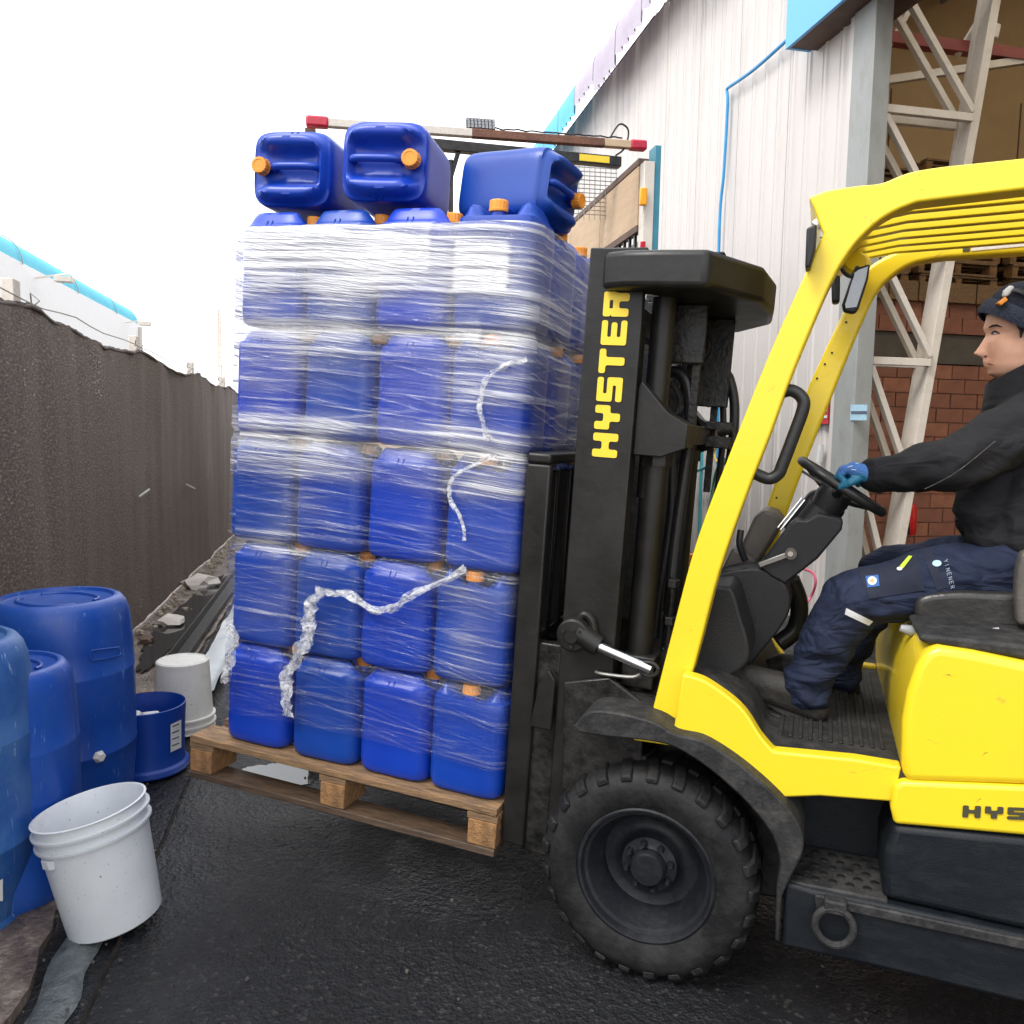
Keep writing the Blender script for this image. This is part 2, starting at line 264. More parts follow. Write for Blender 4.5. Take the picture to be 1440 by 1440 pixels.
# shade net: knitted, with small holes
def net_mat():
    mt = bpy.data.materials.new('shade_net'); mt.use_nodes = True; nt = mt.node_tree; bs = nt.nodes['Principled BSDF']; out = nt.nodes['Material Output']
    mp = mapping(nt, coord='UV')
    w1 = nd(nt, 'ShaderNodeTexNoise', Scale=1.0, Detail=4.0, Roughness=0.75, Distortion=0.4); mp2 = mapping(nt, (38, 75, 1), coord='UV'); nt.links.new(mp2.outputs[0], w1.inputs['Vector'])
    reg = nd(nt, 'ShaderNodeTexNoise', Scale=1.2, Detail=4.0); nt.links.new(mp.outputs[0], reg.inputs['Vector'])
    mpv = mapping(nt, (3.0, 0.25, 1), coord='UV'); fold = nd(nt, 'ShaderNodeTexNoise', Scale=1.5, Detail=3.0); nt.links.new(mpv.outputs[0], fold.inputs['Vector'])
    mu = nt.nodes.new('ShaderNodeMath'); mu.operation = 'MULTIPLY_ADD'; mu.inputs[1].default_value = 0.42; nt.links.new(reg.outputs[0], mu.inputs[0]); nt.links.new(w1.outputs[0], mu.inputs[2])
    hole = ramp(nt, mu.outputs[0], [(0.865, (0, 0, 0)), (0.94, (0.75, 0.75, 0.75))])
    c = ramp(nt, w1.outputs[0], [(0.36, (0.062, 0.046, 0.038)), (0.52, (0.13, 0.099, 0.083)), (0.64, (0.38, 0.30, 0.24))])
    nt.links.new(mixc(nt, 0.35, c.outputs[0], (0.105, 0.082, 0.071)), bs.inputs['Base Color']); bs.inputs['Roughness'].default_value = 0.7
    bp = nd(nt, 'ShaderNodeBump', Strength=0.6, Distance=0.01); nt.links.new(w1.outputs[0], bp.inputs['Height']); nt.links.new(bp.outputs[0], bs.inputs['Normal'])
    tr = nt.nodes.new('ShaderNodeBsdfTransparent'); mx = nt.nodes.new('ShaderNodeMixShader')
    nt.links.new(hole.outputs[0], mx.inputs[0]); nt.links.new(bs.outputs[0], mx.inputs[1]); nt.links.new(tr.outputs[0], mx.inputs[2]); nt.links.new(mx.outputs[0], out.inputs[0])
    MATS['shade_net'] = mt
net_mat()
# stretch film: clear plastic with creases along the wrap and sky glare painted in as milky white
def film_mat():
    mt = bpy.data.materials.new('stretch_film'); mt.use_nodes = True; nt = mt.node_tree; nt.nodes.remove(nt.nodes['Principled BSDF']); out = nt.nodes['Material Output']
    def streak(sx, sy, ang, lo, hi, det=3.0, dist=0.3):
        mp = mapping(nt, (1, 1, 1), (0, 0, R(ang)), 'UV'); mp2 = nt.nodes.new('ShaderNodeMapping'); mp2.inputs['Scale'].default_value = (sx, sy, 1); nt.links.new(mp.outputs[0], mp2.inputs[0])
        n = nd(nt, 'ShaderNodeTexNoise', Scale=1.0, Detail=det, Distortion=dist, Roughness=0.55); nt.links.new(mp2.outputs[0], n.inputs['Vector'])
        r = ramp(nt, n.outputs[0], [(lo, (0, 0, 0)), (hi, (1, 1, 1))]); return r.outputs[0], n.outputs[0]
    s1, n1 = streak(1.3, 62, 1.5, 0.55, 0.62, 4.0, 0.15)
    s2, n2 = streak(0.8, 95, 11, 0.59, 0.65, 3.0, 0.1)
    s3, n3 = streak(0.9, 80, -8, 0.59, 0.65, 3.0, 0.1)
    s4, n4 = streak(2.2, 230, 3, 0.57, 0.66, 3.0, 0.1)
    def mth(op, a, b, c=None):
        q = nt.nodes.new('ShaderNodeMath'); q.operation = op; q.use_clamp = (op in ('ADD',))
        for i, s in enumerate((a, b, c)):
            if s is None: continue
            if hasattr(s, 'links'): nt.links.new(s, q.inputs[i])
            else: q.inputs[i].default_value = s
        return q.outputs[0]
    # per-vertex whiteness: bunched film plus sky reflection painted on the upper rows
    at = nt.nodes.new('ShaderNodeAttribute'); at.attribute_name = 'plies_glare'; ply_glare = at.outputs['Fac']
    patch, pn = streak(1.6, 7, 4, 0.46, 0.62, 4.0, 0.6)
    sm = mth('ADD', mth('MULTIPLY', s1, 0.85), mth('ADD', mth('MULTIPLY', s2, 0.55), mth('ADD', mth('MULTIPLY', s3, 0.5), mth('MULTIPLY', s4, 0.30))))
    q0 = mth('MULTIPLY_ADD', ply_glare, 0.20, mth('MULTIPLY_ADD', n1, 0.50, mth('MULTIPLY_ADD', n4, 0.22, mth('MULTIPLY', pn, 0.28))))
    main = nt.nodes.new('ShaderNodeMapRange'); main.inputs[1].default_value = 0.585; main.inputs[2].default_value = 0.665; main.inputs[4].default_value = 0.88; nt.links.new(q0, main.inputs[0])
    dens = mth('MULTIPLY', sm, mth('MULTIPLY_ADD', patch, 0.50, 0.35))
    milky = mth('ADD', mth('MULTIPLY', dens, mth('MULTIPLY_ADD', ply_glare, 1.0, 0.16)), mth('MULTIPLY', mth('MULTIPLY', ply_glare, ply_glare), mth('MULTIPLY', patch, 0.42)))
    milky = mth('MAXIMUM', mth('MULTIPLY', milky, 0.85), mth('MULTIPLY', main.outputs[0], mth('MULTIPLY_ADD', ply_glare, 0.75, 0.18)))
    soft = mth('MULTIPLY', mth('MULTIPLY', ply_glare, ply_glare), mth('MULTIPLY_ADD', pn, 0.75, 0.10))
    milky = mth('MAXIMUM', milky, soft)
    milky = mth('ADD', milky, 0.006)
    tr = nt.nodes.new('ShaderNodeBsdfTransparent')
    df = nt.nodes.new('ShaderNodeBsdfDiffuse'); df.inputs[0].default_value = (0.78, 0.78, 0.80, 1)
    gl = nt.nodes.new('ShaderNodeBsdfGlossy'); gl.inputs['Roughness'].default_value = 0.12; gl.inputs[0].default_value = (1, 1, 1, 1)
    bsum = mth('ADD', mth('MULTIPLY', n1, 0.8), mth('ADD', mth('MULTIPLY', n2, 0.5), mth('MULTIPLY', n4, 0.35)))
    bp = nd(nt, 'ShaderNodeBump', Strength=0.9, Distance=0.012); nt.links.new(bsum, bp.inputs['Height'])
    for s in (df, gl): nt.links.new(bp.outputs[0], s.inputs['Normal'])
    fr = nt.nodes.new('ShaderNodeFresnel'); fr.inputs['IOR'].default_value = 1.5; nt.links.new(bp.outputs[0], fr.inputs['Normal'])
    gf = mth('MULTIPLY', fr.outputs[0], mth('MULTIPLY_ADD', sm, 0.7, mth('MULTIPLY_ADD', ply_glare, 0.5, 0.12)))
    m1 = nt.nodes.new('ShaderNodeMixShader'); nt.links.new(milky, m1.inputs[0]); nt.links.new(tr.outputs[0], m1.inputs[1]); nt.links.new(df.outputs[0], m1.inputs[2])
    m2 = nt.nodes.new('ShaderNodeMixShader'); nt.links.new(gf, m2.inputs[0]); nt.links.new(m1.outputs[0], m2.inputs[1]); nt.links.new(gl.outputs[0], m2.inputs[2])
    nt.links.new(m2.outputs[0], out.inputs[0]); MATS['stretch_film'] = mt
    # crumpled loose film
    mt = bpy.data.materials.new('crumpled_film'); mt.use_nodes = True; nt = mt.node_tree; bs = nt.nodes['Principled BSDF']; out = nt.nodes['Material Output']
    bs.inputs['Base Color'].default_value = (0.8, 0.81, 0.83, 1); bs.inputs['Roughness'].default_value = 0.22
    mp = mapping(nt); n = nd(nt, 'ShaderNodeTexNoise', Scale=38.0, Detail=4.0, Distortion=0.8); nt.links.new(mp.outputs[0], n.inputs['Vector'])
    bp = nd(nt, 'ShaderNodeBump', Strength=1.0, Distance=0.02); nt.links.new(n.outputs[0], bp.inputs['Height']); nt.links.new(bp.outputs[0], bs.inputs['Normal'])
    f = ramp(nt, n.outputs[0], [(0.36, (0.12, 0.12, 0.12)), (0.64, (0.60, 0.60, 0.60))])
    tr = nt.nodes.new('ShaderNodeBsdfTransparent'); mx = nt.nodes.new('ShaderNodeMixShader')
    nt.links.new(f.outputs[0], mx.inputs[0]); nt.links.new(tr.outputs[0], mx.inputs[1]); nt.links.new(bs.outputs[0], mx.inputs[2]); nt.links.new(mx.outputs[0], out.inputs[0])
    MATS['crumpled_film'] = mt
film_mat()
def skylight_mat():
    mt = bpy.data.materials.new('skylight_sheet'); mt.use_nodes = True; nt = mt.node_tree; nt.nodes.remove(nt.nodes['Principled BSDF']); out = nt.nodes['Material Output']
    t = nt.nodes.new('ShaderNodeBsdfTranslucent'); t.inputs[0].default_value = (0.92, 0.82, 0.62, 1); nt.links.new(t.outputs[0], out.inputs[0]); MATS['skylight_sheet'] = mt
skylight_mat()

# ------------------------------------------------------------------ mesh helpers
class MB:
    def __init__(s): s.v = []; s.f = []
    def add(s, vs, fs):
        o = len(s.v); s.v += [Vector(p) for p in vs]; s.f += [tuple(i+o for i in f) for f in fs]; return s
    def box(s, lo, hi, fr=None):
        (x0, y0, z0), (x1, y1, z1) = lo, hi
        vs = [(x0,y0,z0),(x1,y0,z0),(x1,y1,z0),(x0,y1,z0),(x0,y0,z1),(x1,y0,z1),(x1,y1,z1),(x0,y1,z1)]
        if fr: vs = [fr(*p) for p in vs]
        return s.add(vs, [(0,3,2,1),(4,5,6,7),(0,1,5,4),(1,2,6,5),(2,3,7,6),(3,0,4,7)])
    def beam(s, p, q, w, h, up=(0, 0, 1), taper=1.0):
        p, q = Vector(p), Vector(q); d = (q-p).normalized(); up = Vector(up)
        if abs(d.dot(up.normalized())) > 0.98: up = Vector((1, 0, 0))
        a = d.cross(up).normalized(); b = a.cross(d).normalized(); vs = []
        for c, k in ((p, 1), (q, taper)):
            for sa, sb in ((-1,-1),(1,-1),(1,1),(-1,1)): vs.append(c + a*(sa*w/2*k) + b*(sb*h/2*k))
        return s.add(vs, [(3,2,1,0),(4,5,6,7),(0,1,5,4),(1,2,6,5),(2,3,7,6),(3,0,4,7)])
    def prism(s, pts, off):                  # pts: 3D outline, extruded by vector off
        n = len(pts); off = Vector(off); vs = [Vector(p) for p in pts] + [Vector(p)+off for p in pts]
        return s.add(vs, [tuple(range(n))[::-1], tuple(range(n, 2*n))] + [(i, (i+1) % n, n+(i+1) % n, n+i) for i in range(n)])
    def tube(s, pts, r, n=10, cap=True, flat=1.0):
        pts = [Vector(p) for p in pts]; rs = r if isinstance(r, (list, tuple)) else [r]*len(pts)
        vs = []; fs = []; prev = None
        for i, p in enumerate(pts):
            d = (pts[min(i+1, len(pts)-1)] - pts[max(i-1, 0)]).normalized()
            if prev is None: a = d.orthogonal().normalized()
            else:
                a = prev - d*prev.dot(d); a = a.normalized() if a.length > 1e-6 else d.orthogonal().normalized()
            prev = a; b = d.cross(a)
            for k in range(n):
                t = 2*math.pi*k/n; vs.append(p + a*(math.cos(t)*rs[i]) + b*(math.sin(t)*rs[i]*flat))
        for i in range(len(pts)-1):
            for k in range(n): fs.append((i*n+k, i*n+(k+1) % n, (i+1)*n+(k+1) % n, (i+1)*n+k))
        if cap: fs += [tuple(range(n))[::-1], tuple((len(pts)-1)*n+k for k in range(n))]
        return s.add(vs, fs)
    def lathe(s, prof, n=48, fr=None, closed=False, M=None):     # prof: (r, h); around Z or via matrix
        vs = []; fs = []
        for (r, h) in prof:
            for k in range(n):
                t = 2*math.pi*k/n; vs.append(Vector((r*math.cos(t), r*math.sin(t), h)))
        if M is not None: vs = [M @ p for p in vs]
        m_ = len(prof)
        for i in range(m_-1 if not closed else m_):
            j = (i+1) % m_
            for k in range(n): fs.append((i*n+k, i*n+(k+1) % n, j*n+(k+1) % n, j*n+k))
        if not closed:
            if prof[0][0] > 1e-4: fs.append(tuple(range(n))[::-1])
            if prof[-1][0] > 1e-4: fs.append(tuple((m_-1)*n+k for k in range(n)))
        return s.add(vs, fs)
    def grid(s, nu, nv, fn, cu=False):
        vs = [fn(i, j) for j in range(nv) for i in range(nu)]; fs = []
        for j in range(nv-1):
            for i in range(nu if cu else nu-1): fs.append((j*nu+i, j*nu+(i+1) % nu, (j+1)*nu+(i+1) % nu, (j+1)*nu+i))
        return s.add(vs, fs)
    def mesh(s, name, origin=(0, 0, 0), ang=35, clean=True):
        me = bpy.data.meshes.new(name); o = Vector(origin)
        me.from_pydata([tuple(p-o) for p in s.v], [], s.f)
        if clean:
            bm = bmesh.new(); bm.from_mesh(me); bmesh.ops.recalc_face_normals(bm, faces=bm.faces); bm.to_mesh(me); bm.free()
        me.update(); me.shade_smooth(); me.set_sharp_from_angle(angle=R(ang)); return me
def link(name, me, mat, parent=None, loc=None, bevel=0, seg=2, label=None):
    o = bpy.data.objects.new(name, me); COL.objects.link(o)
    if not me.materials: me.materials.append(MATS[mat])
    if parent is not None: o.parent = parent
    if loc is not None: o.location = loc
    if bevel:
        b = o.modifiers.new('bevel', 'BEVEL'); b.width = bevel; b.segments = seg; b.limit_method = 'ANGLE'; b.angle_limit = R(35); b.harden_normals = False
    if label: o['label'] = label
    return o
def wloc(o):
    v = Vector((0, 0, 0))
    while o is not None: v = v + o.location; o = o.parent
    return v
def part(name, mb, mat, parent, bevel=0, ang=35, seg=2, label=None, at=None):
    """world-space shape linked as a child; its origin sits at its own middle bottom"""
    if at is None:
        xs = [p.x for p in mb.v]; ys = [p.y for p in mb.v]; zs = [p.z for p in mb.v]
        at = Vector(((min(xs)+max(xs))/2, (min(ys)+max(ys))/2, min(zs)))
    base = wloc(parent) if parent is not None else Vector((0, 0, 0))
    return link(name, mb.mesh(name, at, ang), mat, parent, Vector(at)-base, bevel, seg, label)
def thing(name, label, cat, loc=(0, 0, 0), group=None):
    o = bpy.data.objects.new(name, None); COL.objects.link(o); o.location = loc; o.empty_display_size = 0.1
    o['label'] = label; o['category'] = cat
    if group: o['group'] = group
    return o
def tagged(o, label, cat, group=None, kind=None):
    if label: o['label'] = label
    if cat: o['category'] = cat
    if group: o['group'] = group
    if kind: o['kind'] = kind
    return o
def structure(name, mb, mat, bevel=0, ang=35):
    o = part(name, mb, mat, None, bevel, ang); o['kind'] = 'structure'; return o
def copy_tree(o, parent=None):
    c = o.copy(); COL.objects.link(c); c.parent = parent
    for ch in list(o.children): copy_tree(ch, c)
    return c
def rect_face(p0, p1, z0, z1, off):
    return [p0 + Vector((0,0,z0)), p1 + Vector((0,0,z0)), p1 + Vector((0,0,z1)), p0 + Vector((0,0,z1))]
def Bf(n, a, z): return B(n, a, z)
def smooth(x, a, b):
    t = min(1, max(0, (x-a)/(b-a))); return t*t*(3-2*t)
def spline(pts, n=8):
    pts = [Vector(p) for p in pts]; out = []
    for i in range(len(pts)-1):
        p0 = pts[max(i-1, 0)]; p1 = pts[i]; p2 = pts[i+1]; p3 = pts[min(i+2, len(pts)-1)]
        for k in range(n):
            t = k/n; out.append(0.5*((2*p1)+(p2-p0)*t+(2*p0-5*p1+4*p2-p3)*t*t+(3*p1-p0-3*p2+p3)*t**3))
    out.append(pts[-1]); return out
def cyl(p, q, r, n=16): return MB().tube([p, q], r, n)

# ------------------------------------------------------------------ ground
NOI = noise.noise
g = MB()
xs = [-400, -60, -12, -0.90] + [-0.66, 3.98, 12, 60, 400]
g.add([B(-0.68, -60, 0), B(400, -60, 0), B(400, 500, 0), B(-0.68, 500, 0)], [(0, 1, 2, 3)])
structure('asphalt_yard', g, 'asphalt')
g = MB().add([B(-400, -60, -0.02), B(-0.99, -60, -0.02), B(-0.99, 500, -0.02), B(-400, 500, -0.02)], [(0, 1, 2, 3)])
structure('ground', g, 'dirt')
# wet concrete apron at the foot of the fence, with a ragged broken edge towards the drain
def apr(i, j):
    a = -1 + j*0.1
    n = [-1.75, -1.45, -1.2][i] if i < 3 else -0.90 + 0.045*NOI((a*2.3, 0, 1)) + 0.02*NOI((a*11, 0, 1)) - smooth(a, 3.2, 4.6)*0.10
    z = 0.02 + 0.012*NOI((n*3, a*2, 0)) if i < 4 else -0.03
    return B(n, a, z)
structure('concrete_apron', MB().grid(5, 200, apr), 'muddy_slab', ang=60)
g = MB().grid(3, 120, lambda i, j: B([-1.0, -0.8, -0.665][i], -1+j*0.17, -0.012 + 0.006*NOI((j*0.6, i, 3))))
structure('drain_channel', g, 'asphalt')
def puddle(name, c, ra, rn, seed, z=0.004, sides=120):
    pts = []
    for k in range(sides):
        t = 2*math.pi*k/sides; w = 1+0.12*NOI((math.cos(t)*14+seed, math.sin(t)*14, seed))+0.35*NOI((math.cos(t)*1.3+seed, math.sin(t)*1.3, seed)) + 0.14*NOI((math.cos(t)*5+seed, math.sin(t)*5, seed))
        pts.append(Vector((c.x, c.y, z)) + AV*(ra*w*math.cos(t)) + NV*(rn*w*math.sin(t)))
    o = part(name, MB().add(pts, [tuple(range(sides))]), 'water', None); o['kind'] = 'structure'; return o
puddle('puddle', G(400, 1088), 0.15, 0.20, 3.1)
puddle('puddle', B(-0.86, 6.2, 0), 2.0, 0.11, 7.0, 0.004)
puddle('puddle', B(-1.28, 7.4, 0), 1.7, 0.14, 9.0, 0.034)
puddle('puddle', B(-0.45, 5.4, 0), 0.5, 0.12, 2.0)

# ------------------------------------------------------------------ shade-net fence
fence = thing('fence', 'long fence covered with dark brown shade netting along the left of the yard', 'fence', B(-1.6, 8, 0))
def ftop(a):
    k = (a-2.2)/2.6; fr = k-math.floor(k)
    return 2.24 - 0.07*math.sin(math.pi*fr) + 0.02*NOI((a*3, 0, 0)) + 0.012*NOI((a*14, 0, 5))
NA, NZ = 520, 26
A0, A1 = 0.6, 34.0
def fnet(i, j):
    a = A0+(A1-A0)*(i/(NA-1))**1.5; t = j/(NZ-1); z = t*ftop(a)+(1-t)*0.03
    n = -1.6 + 0.045*NOI((a*1.1, z*0.4, 0)) + 0.016*NOI((a*3.6, z*0.7, 4)) + 0.0035*NOI((a*12, z*1.4, 8)) + (0.02*NOI((a*4, z*9, 2)) if t > 0.93 else 0)
    return B(n, a, z)
mbn = MB().grid(NA, NZ, fnet)
net = part('netting', mbn, 'shade_net', fence, ang=80)
uvl = net.data.uv_layers.new(name='UVMap')
co = [(A0+(A1-A0)*((k % NA)/(NA-1))**1.5, (k//NA)/(NZ-1)*2.2) for k in range(NA*NZ)]
for lp in net.data.loops: uvl.data[lp.index].uv = co[lp.vertex_index]
# folded hem along the top, wire and posts
part('hem', MB().tube([B(-1.6+0.02*NOI((a*3,1,0)), a, ftop(a)-0.015+0.008*NOI((a*20, 0, 3))) for a in [A0+0.12*i for i in range(270)]], 0.014, 6), 'shade_net', fence, ang=80)
part('top_wire', MB().tube([B(-1.64, a, 2.27+0.03*NOI((a*1.5, 7, 0))) for a in [A0+0.3*i for i in range(105)]], 0.004, 5), 'steel', fence)
for k in range(12):
    a = 2.2+2.6*k
    part('post', MB().box((-1.72, a-0.05, -0.02), (-1.66, a+0.05, 2.36), Bf), 'cream_paint', fence, bevel=0.004)
for k in range(7):
    a = 4.8 + k*2.3
    part('tie_wire', MB().tube([B(-1.62, a, 2.2), B(-1.56, a+0.02, 2.26), B(-1.63, a+0.10, 2.31), B(-1.66, a+0.2, 2.27)], 0.004, 5), 'steel', fence)
for px, py, dx in ((196, 698, 14), (262, 681, 12)):
    p = L(px, py, -1.56); q = L(px+dx, py-10 if dx == 14 else py+6, -1.56)
    part('cable_tie', MB().beam(p, q, 0.012, 0.012), 'white_plastic', fence)

# debris at the fence foot
def rock(name, c, r, mat, seed, lab=None, cat='rubble', grp=None, flat=0.6):
    bm = bmesh.new(); bmesh.ops.create_icosphere(bm, subdivisions=2, radius=1)
    for v in bm.verts:
        k = 1+0.45*NOI(v.co*1.7+Vector((seed, 0, 0)))+0.2*NOI(v.co*4+Vector((0, seed, 0))); v.co = Vector((v.co.x*r*k, v.co.y*r*k, v.co.z*r*k*flat))
    me = bpy.data.meshes.new(name); bm.to_mesh(me); bm.free(); me.shade_smooth(); me.set_sharp_from_angle(angle=R(40))
    o = link(name, me, mat, None, Vector(c)+Vector((0, 0, r*flat*0.55)))
    if lab: tagged(o, lab, cat, grp)
    return o
rock('plaster_lump', B(-1.36, 6.9, 0.02), 0.12, 'plaster', 2, 'pale plaster lump lying nearest the inverted white bucket by the fence', 'rubble', flat=0.45)
rock('plaster_lump', B(-1.40, 8.6, 0.02), 0.17, 'plaster', 5, 'larger pale plaster lump further along the fence foot', 'rubble', flat=0.45)
rock('stone', B(-1.42, 6.35, 0.02), 0.06, 'dark_wood', 8, 'small dark round stone beside the fence netting', 'stone')
gr = MB()
for k in range(520):
    a = random.uniform(3.5, 24); n = -1.56 + abs(random.gauss(0, 0.08)); r = random.uniform(0.004, 0.018)*(1+0.03*a)
    c = B(n, a, 0.03+r*0.3)
    vs = [c+Vector((random.uniform(.6, 1)*r*s1, random.uniform(.6, 1)*r*s2, random.uniform(.4, .9)*r*s3)) for s1 in (-1, 1) for s2 in (-1, 1) for s3 in (-1, 1)]
    gr.add(vs, [(0,1,3,2),(4,6,7,5),(0,4,5,1),(2,3,7,6),(0,2,6,4),(1,5,7,3)])
tagged(part('gravel', gr, 'rubble', None), 'crumbled plaster and grit along the foot of the fence', 'gravel', kind='stuff')
gr = MB()
for k in range(260):
    a = random.uniform(1.6, 6.5); n = random.choice((random.gauss(-0.92, 0.04), random.gauss(-0.70, 0.03), random.uniform(-0.6, 2.5))); r = random.uniform(0.002, 0.006)
    c = B(n, a, 0.004+r*0.5)
    vs = [c+Vector((random.uniform(.5, 1)*r*s1, random.uniform(.5, 1)*r*s2, random.uniform(.4, .9)*r*s3)) for s1 in (-1, 1) for s2 in (-1, 1) for s3 in (-1, 1)]
    gr.add(vs, [(0,1,3,2),(4,6,7,5),(0,4,5,1),(2,3,7,6),(0,2,6,4),(1,5,7,3)])
tagged(part('loose_stones', gr, 'grit', None), 'small loose stones scattered over the wet asphalt', 'gravel', kind='stuff')
ed = MB().grid(2, 90, lambda i, j: B(-0.694+0.009*i+0.004*NOI((j*0.3, 0, 0)), 1.0+j*0.032, 0.003+0.009*i+0.002*NOI((j*0.7, 1, 0)))).grid(2, 90, lambda i, j: B(-0.685+0.006*i+0.004*NOI((j*0.3, 0, 0)), 1.0+j*0.032, 0.012-0.010*i))
structure('drain_edge', ed, 'wet_dark', 0)
def lump(i, j):
    a = 1.6+1.5*j/39; n = -0.80+0.055*(i/7-0.5)*2*(1+1.0*NOI((a*4.5, 4+(i > 3)*3, 0)))+0.02*NOI((a*2.2, 0, 9)); e = 1-abs(i/7-0.5)*2
    return B(n, a, -0.006+0.016*smooth(e, 0, 0.5)*(0.6+0.8*abs(NOI((n*22, a*14, 0)))))
tagged(part('silt', MB().grid(8, 40, lump), 'wet_silt', None, ang=80), 'grey silt lying along the drain in front of the tilted bucket', 'silt', kind='stuff')
def sheet(i, j):
    a = 4.95+2.7*j/39; n = -0.94+0.20*(i/9)+0.02*NOI((a*2, 0, 4)) - 0.02*smooth(a, 6, 7.6); return B(n, a, 0.02+0.03*abs(NOI((n*6, a*2.4, 1)))+0.05*smooth(i/9, 0.75, 1))
tagged(part('plastic_sheet', MB().grid(10, 40, sheet), 'bucket_white', None, ang=80), 'white plastic sheet lying in the drain beside the upside down bucket', 'sheet')
# steel gutter section lying in the drain
gs = MB()
prof = [(-1.14, 0.03), (-1.14, 0.11), (-1.128, 0.11), (-1.128, 0.045), (-1.035, 0.045), (-1.035, 0.08), (-1.022, 0.08), (-1.022, 0.03)]
gs.prism([B(n, 5.3, z) for n, z in prof], AV*5.2)
tagged(part('steel_channel', gs, 'greasy_black', None, bevel=0.003), 'black steel channel lying along the drain behind the inverted bucket', 'steel channel')
tagged(part('plank', MB().box((-1.35, 4.95, 0.035), (-1.05, 5.03, 0.06), Bf), 'pallet_wood', None, bevel=0.004), 'short orange wooden plank behind the big blue barrel', 'plank')

# ------------------------------------------------------------------ building beyond the fence
hb = thing('white_building', 'white building with a rounded cyan roof edge beyond the fence', 'building', B(-6, 20, 0))
part('wall', MB().box((-16, 4, -0.3), (-6, 26.9, 4.72), Bf), 'chalk_white', hb)
NS = 150
def trim(i, j):
    a = 4+ (27.0-4)*i/(NS*6-1); t = j/7; ph = R(90)*t
    rr = 0.38+0.03*math.cos(2*math.pi*i/6)
    return B(-6.02-0.42+rr*math.cos(ph)*1.0+0.02, a, 4.70+(0.5*math.sin(ph)*rr/0.42))
part('roof_edge', MB().grid(NS*6, 8, trim), 'trim_cyan', hb, ang=60)
part('roof', MB().box((-15.9, 4.1, 4.74), (-6.5, 26.8, 5.1), Bf), 'chalk_white', hb)
for a in (11.5, 14.2, 17.6, 21.0, 24.3, 26.9):
    pts = [B(-6.42+0.45*math.cos(R(q)), a, 4.68+0.54*math.sin(R(q))) for q in range(0, 91, 15)]
    part('joint_strip', MB().tube(pts, 0.010, 6), 'column_grey', hb)
part('downpipe', cyl(B(-5.95, 26.9, 0), B(-5.95, 26.9, 4.65), 0.05), 'cream_paint', hb)
for a in (18.3, 25.2):
    lampb = part('wall_lamp', MB().beam(B(-5.98, a, 4.55), B(-5.35, a, 4.68), 0.03, 0.03), 'cream_paint', hb)
    part('lamp_head', MB().box((-5.62, a-0.12, 4.50), (-5.30, a+0.12, 4.60), Bf), 'cream_paint', lampb)
# distant lattice mast
mastp = LA(309, 500, 70)
ant = thing('lattice_mast', 'thin grey lattice mast standing far off behind the fence', 'mast', (mastp.x, mastp.y, 0))
top = LA(308, 435, 70).z
w = 0.16
for s in (-1, 1): part('mast_leg', MB().beam((mastp.x+s*w, mastp.y, 0), (mastp.x+s*w*0.5, mastp.y, top), 0.10, 0.10), 'cream_paint', ant)
rg_ = MB()
for k in range(18):
    z = top*(0.15+0.83*k/18); rg_.beam((mastp.x-w, mastp.y, z), (mastp.x+w*2.0, mastp.y, z+(0.2 if k % 2 else -0.2)), 0.06, 0.06)
part('rungs', rg_, 'cream_paint', ant)
part('arm', MB().beam((mastp.x-1.2, mastp.y, LA(309, 512, 70).z), (mastp.x+1.6, mastp.y, LA(309, 514, 70).z), 0.15, 0.15), 'cream_paint', ant)

# ------------------------------------------------------------------ warehouse
wh = thing('warehouse', 'pale corrugated metal warehouse with an open side showing brick inside', 'building', B(4, 12, 0))
# corrugated wall panels, one metre wide each
def panel_mb(a0, a1, z0, z1, n0=4.0):
    prof = []; k = 0; a = a0; pitch = (a1-a0)/4
    for q in range(4):
        s = a0+q*pitch
        prof += [(s, 0), (s+pitch*0.50, 0), (s+pitch*0.56, -0.015), (s+pitch*0.66, -0.015), (s+pitch*0.72, 0), (s+pitch*0.80, 0), (s+pitch*0.82, -0.008), (s+pitch*0.86, -0.008), (s+pitch*0.88, 0)]
    prof.append((a1-0.006, 0))
    pts = [(n0+d, aa) for aa, d in prof]
    mb = MB(); n = len(pts)
    mb.add([B(p[0], p[1], z0) for p in pts]+[B(p[0], p[1], z1) for p in pts], [(i, i+1, n+i+1, n+i) for i in range(n-1)])
    return mb
first = part('wall_panel', panel_mb(6.12, 7.12, 0.0, 7.05), 'wall_white', wh, ang=20)
for k in range(1, 34):
    o = first.copy(); COL.objects.link(o); o.location = first.location + AV*k
part('wall_backing', MB().box((4.05, 6.1, 0), (4.12, 40.2, 7.0), Bf), 'column_grey', wh)
part('end_trim', MB().box((3.955, 6.06, 0), (3.998, 6.14, 7.0), Bf), 'wall_white', wh, bevel=0.004)
# eave sheets
def eave_mb(a0, drop):
    def fn(i, j):
        a = a0+0.97*i/24; t = j/6; rr = 0.36+0.035*math.cos(2*math.pi*i/6)
        if t < 0.7: ph = R(90)*(t/0.7); return B(4.02-rr*math.sin(ph), a, 7.0+rr*math.cos(ph)+0.02)
        return B(4.02-rr, a, 7.02-(t-0.7)/0.3*drop)
    return MB().grid(25, 7, fn)
for k in range(34):
    a0 = 6.1+k; part('eave_sheet', eave_mb(a0, 0.20+0.09*((k*7) % 3)), 'trim_lilac' if a0 < 12.6 else 'trim_blue', wh, ang=50)
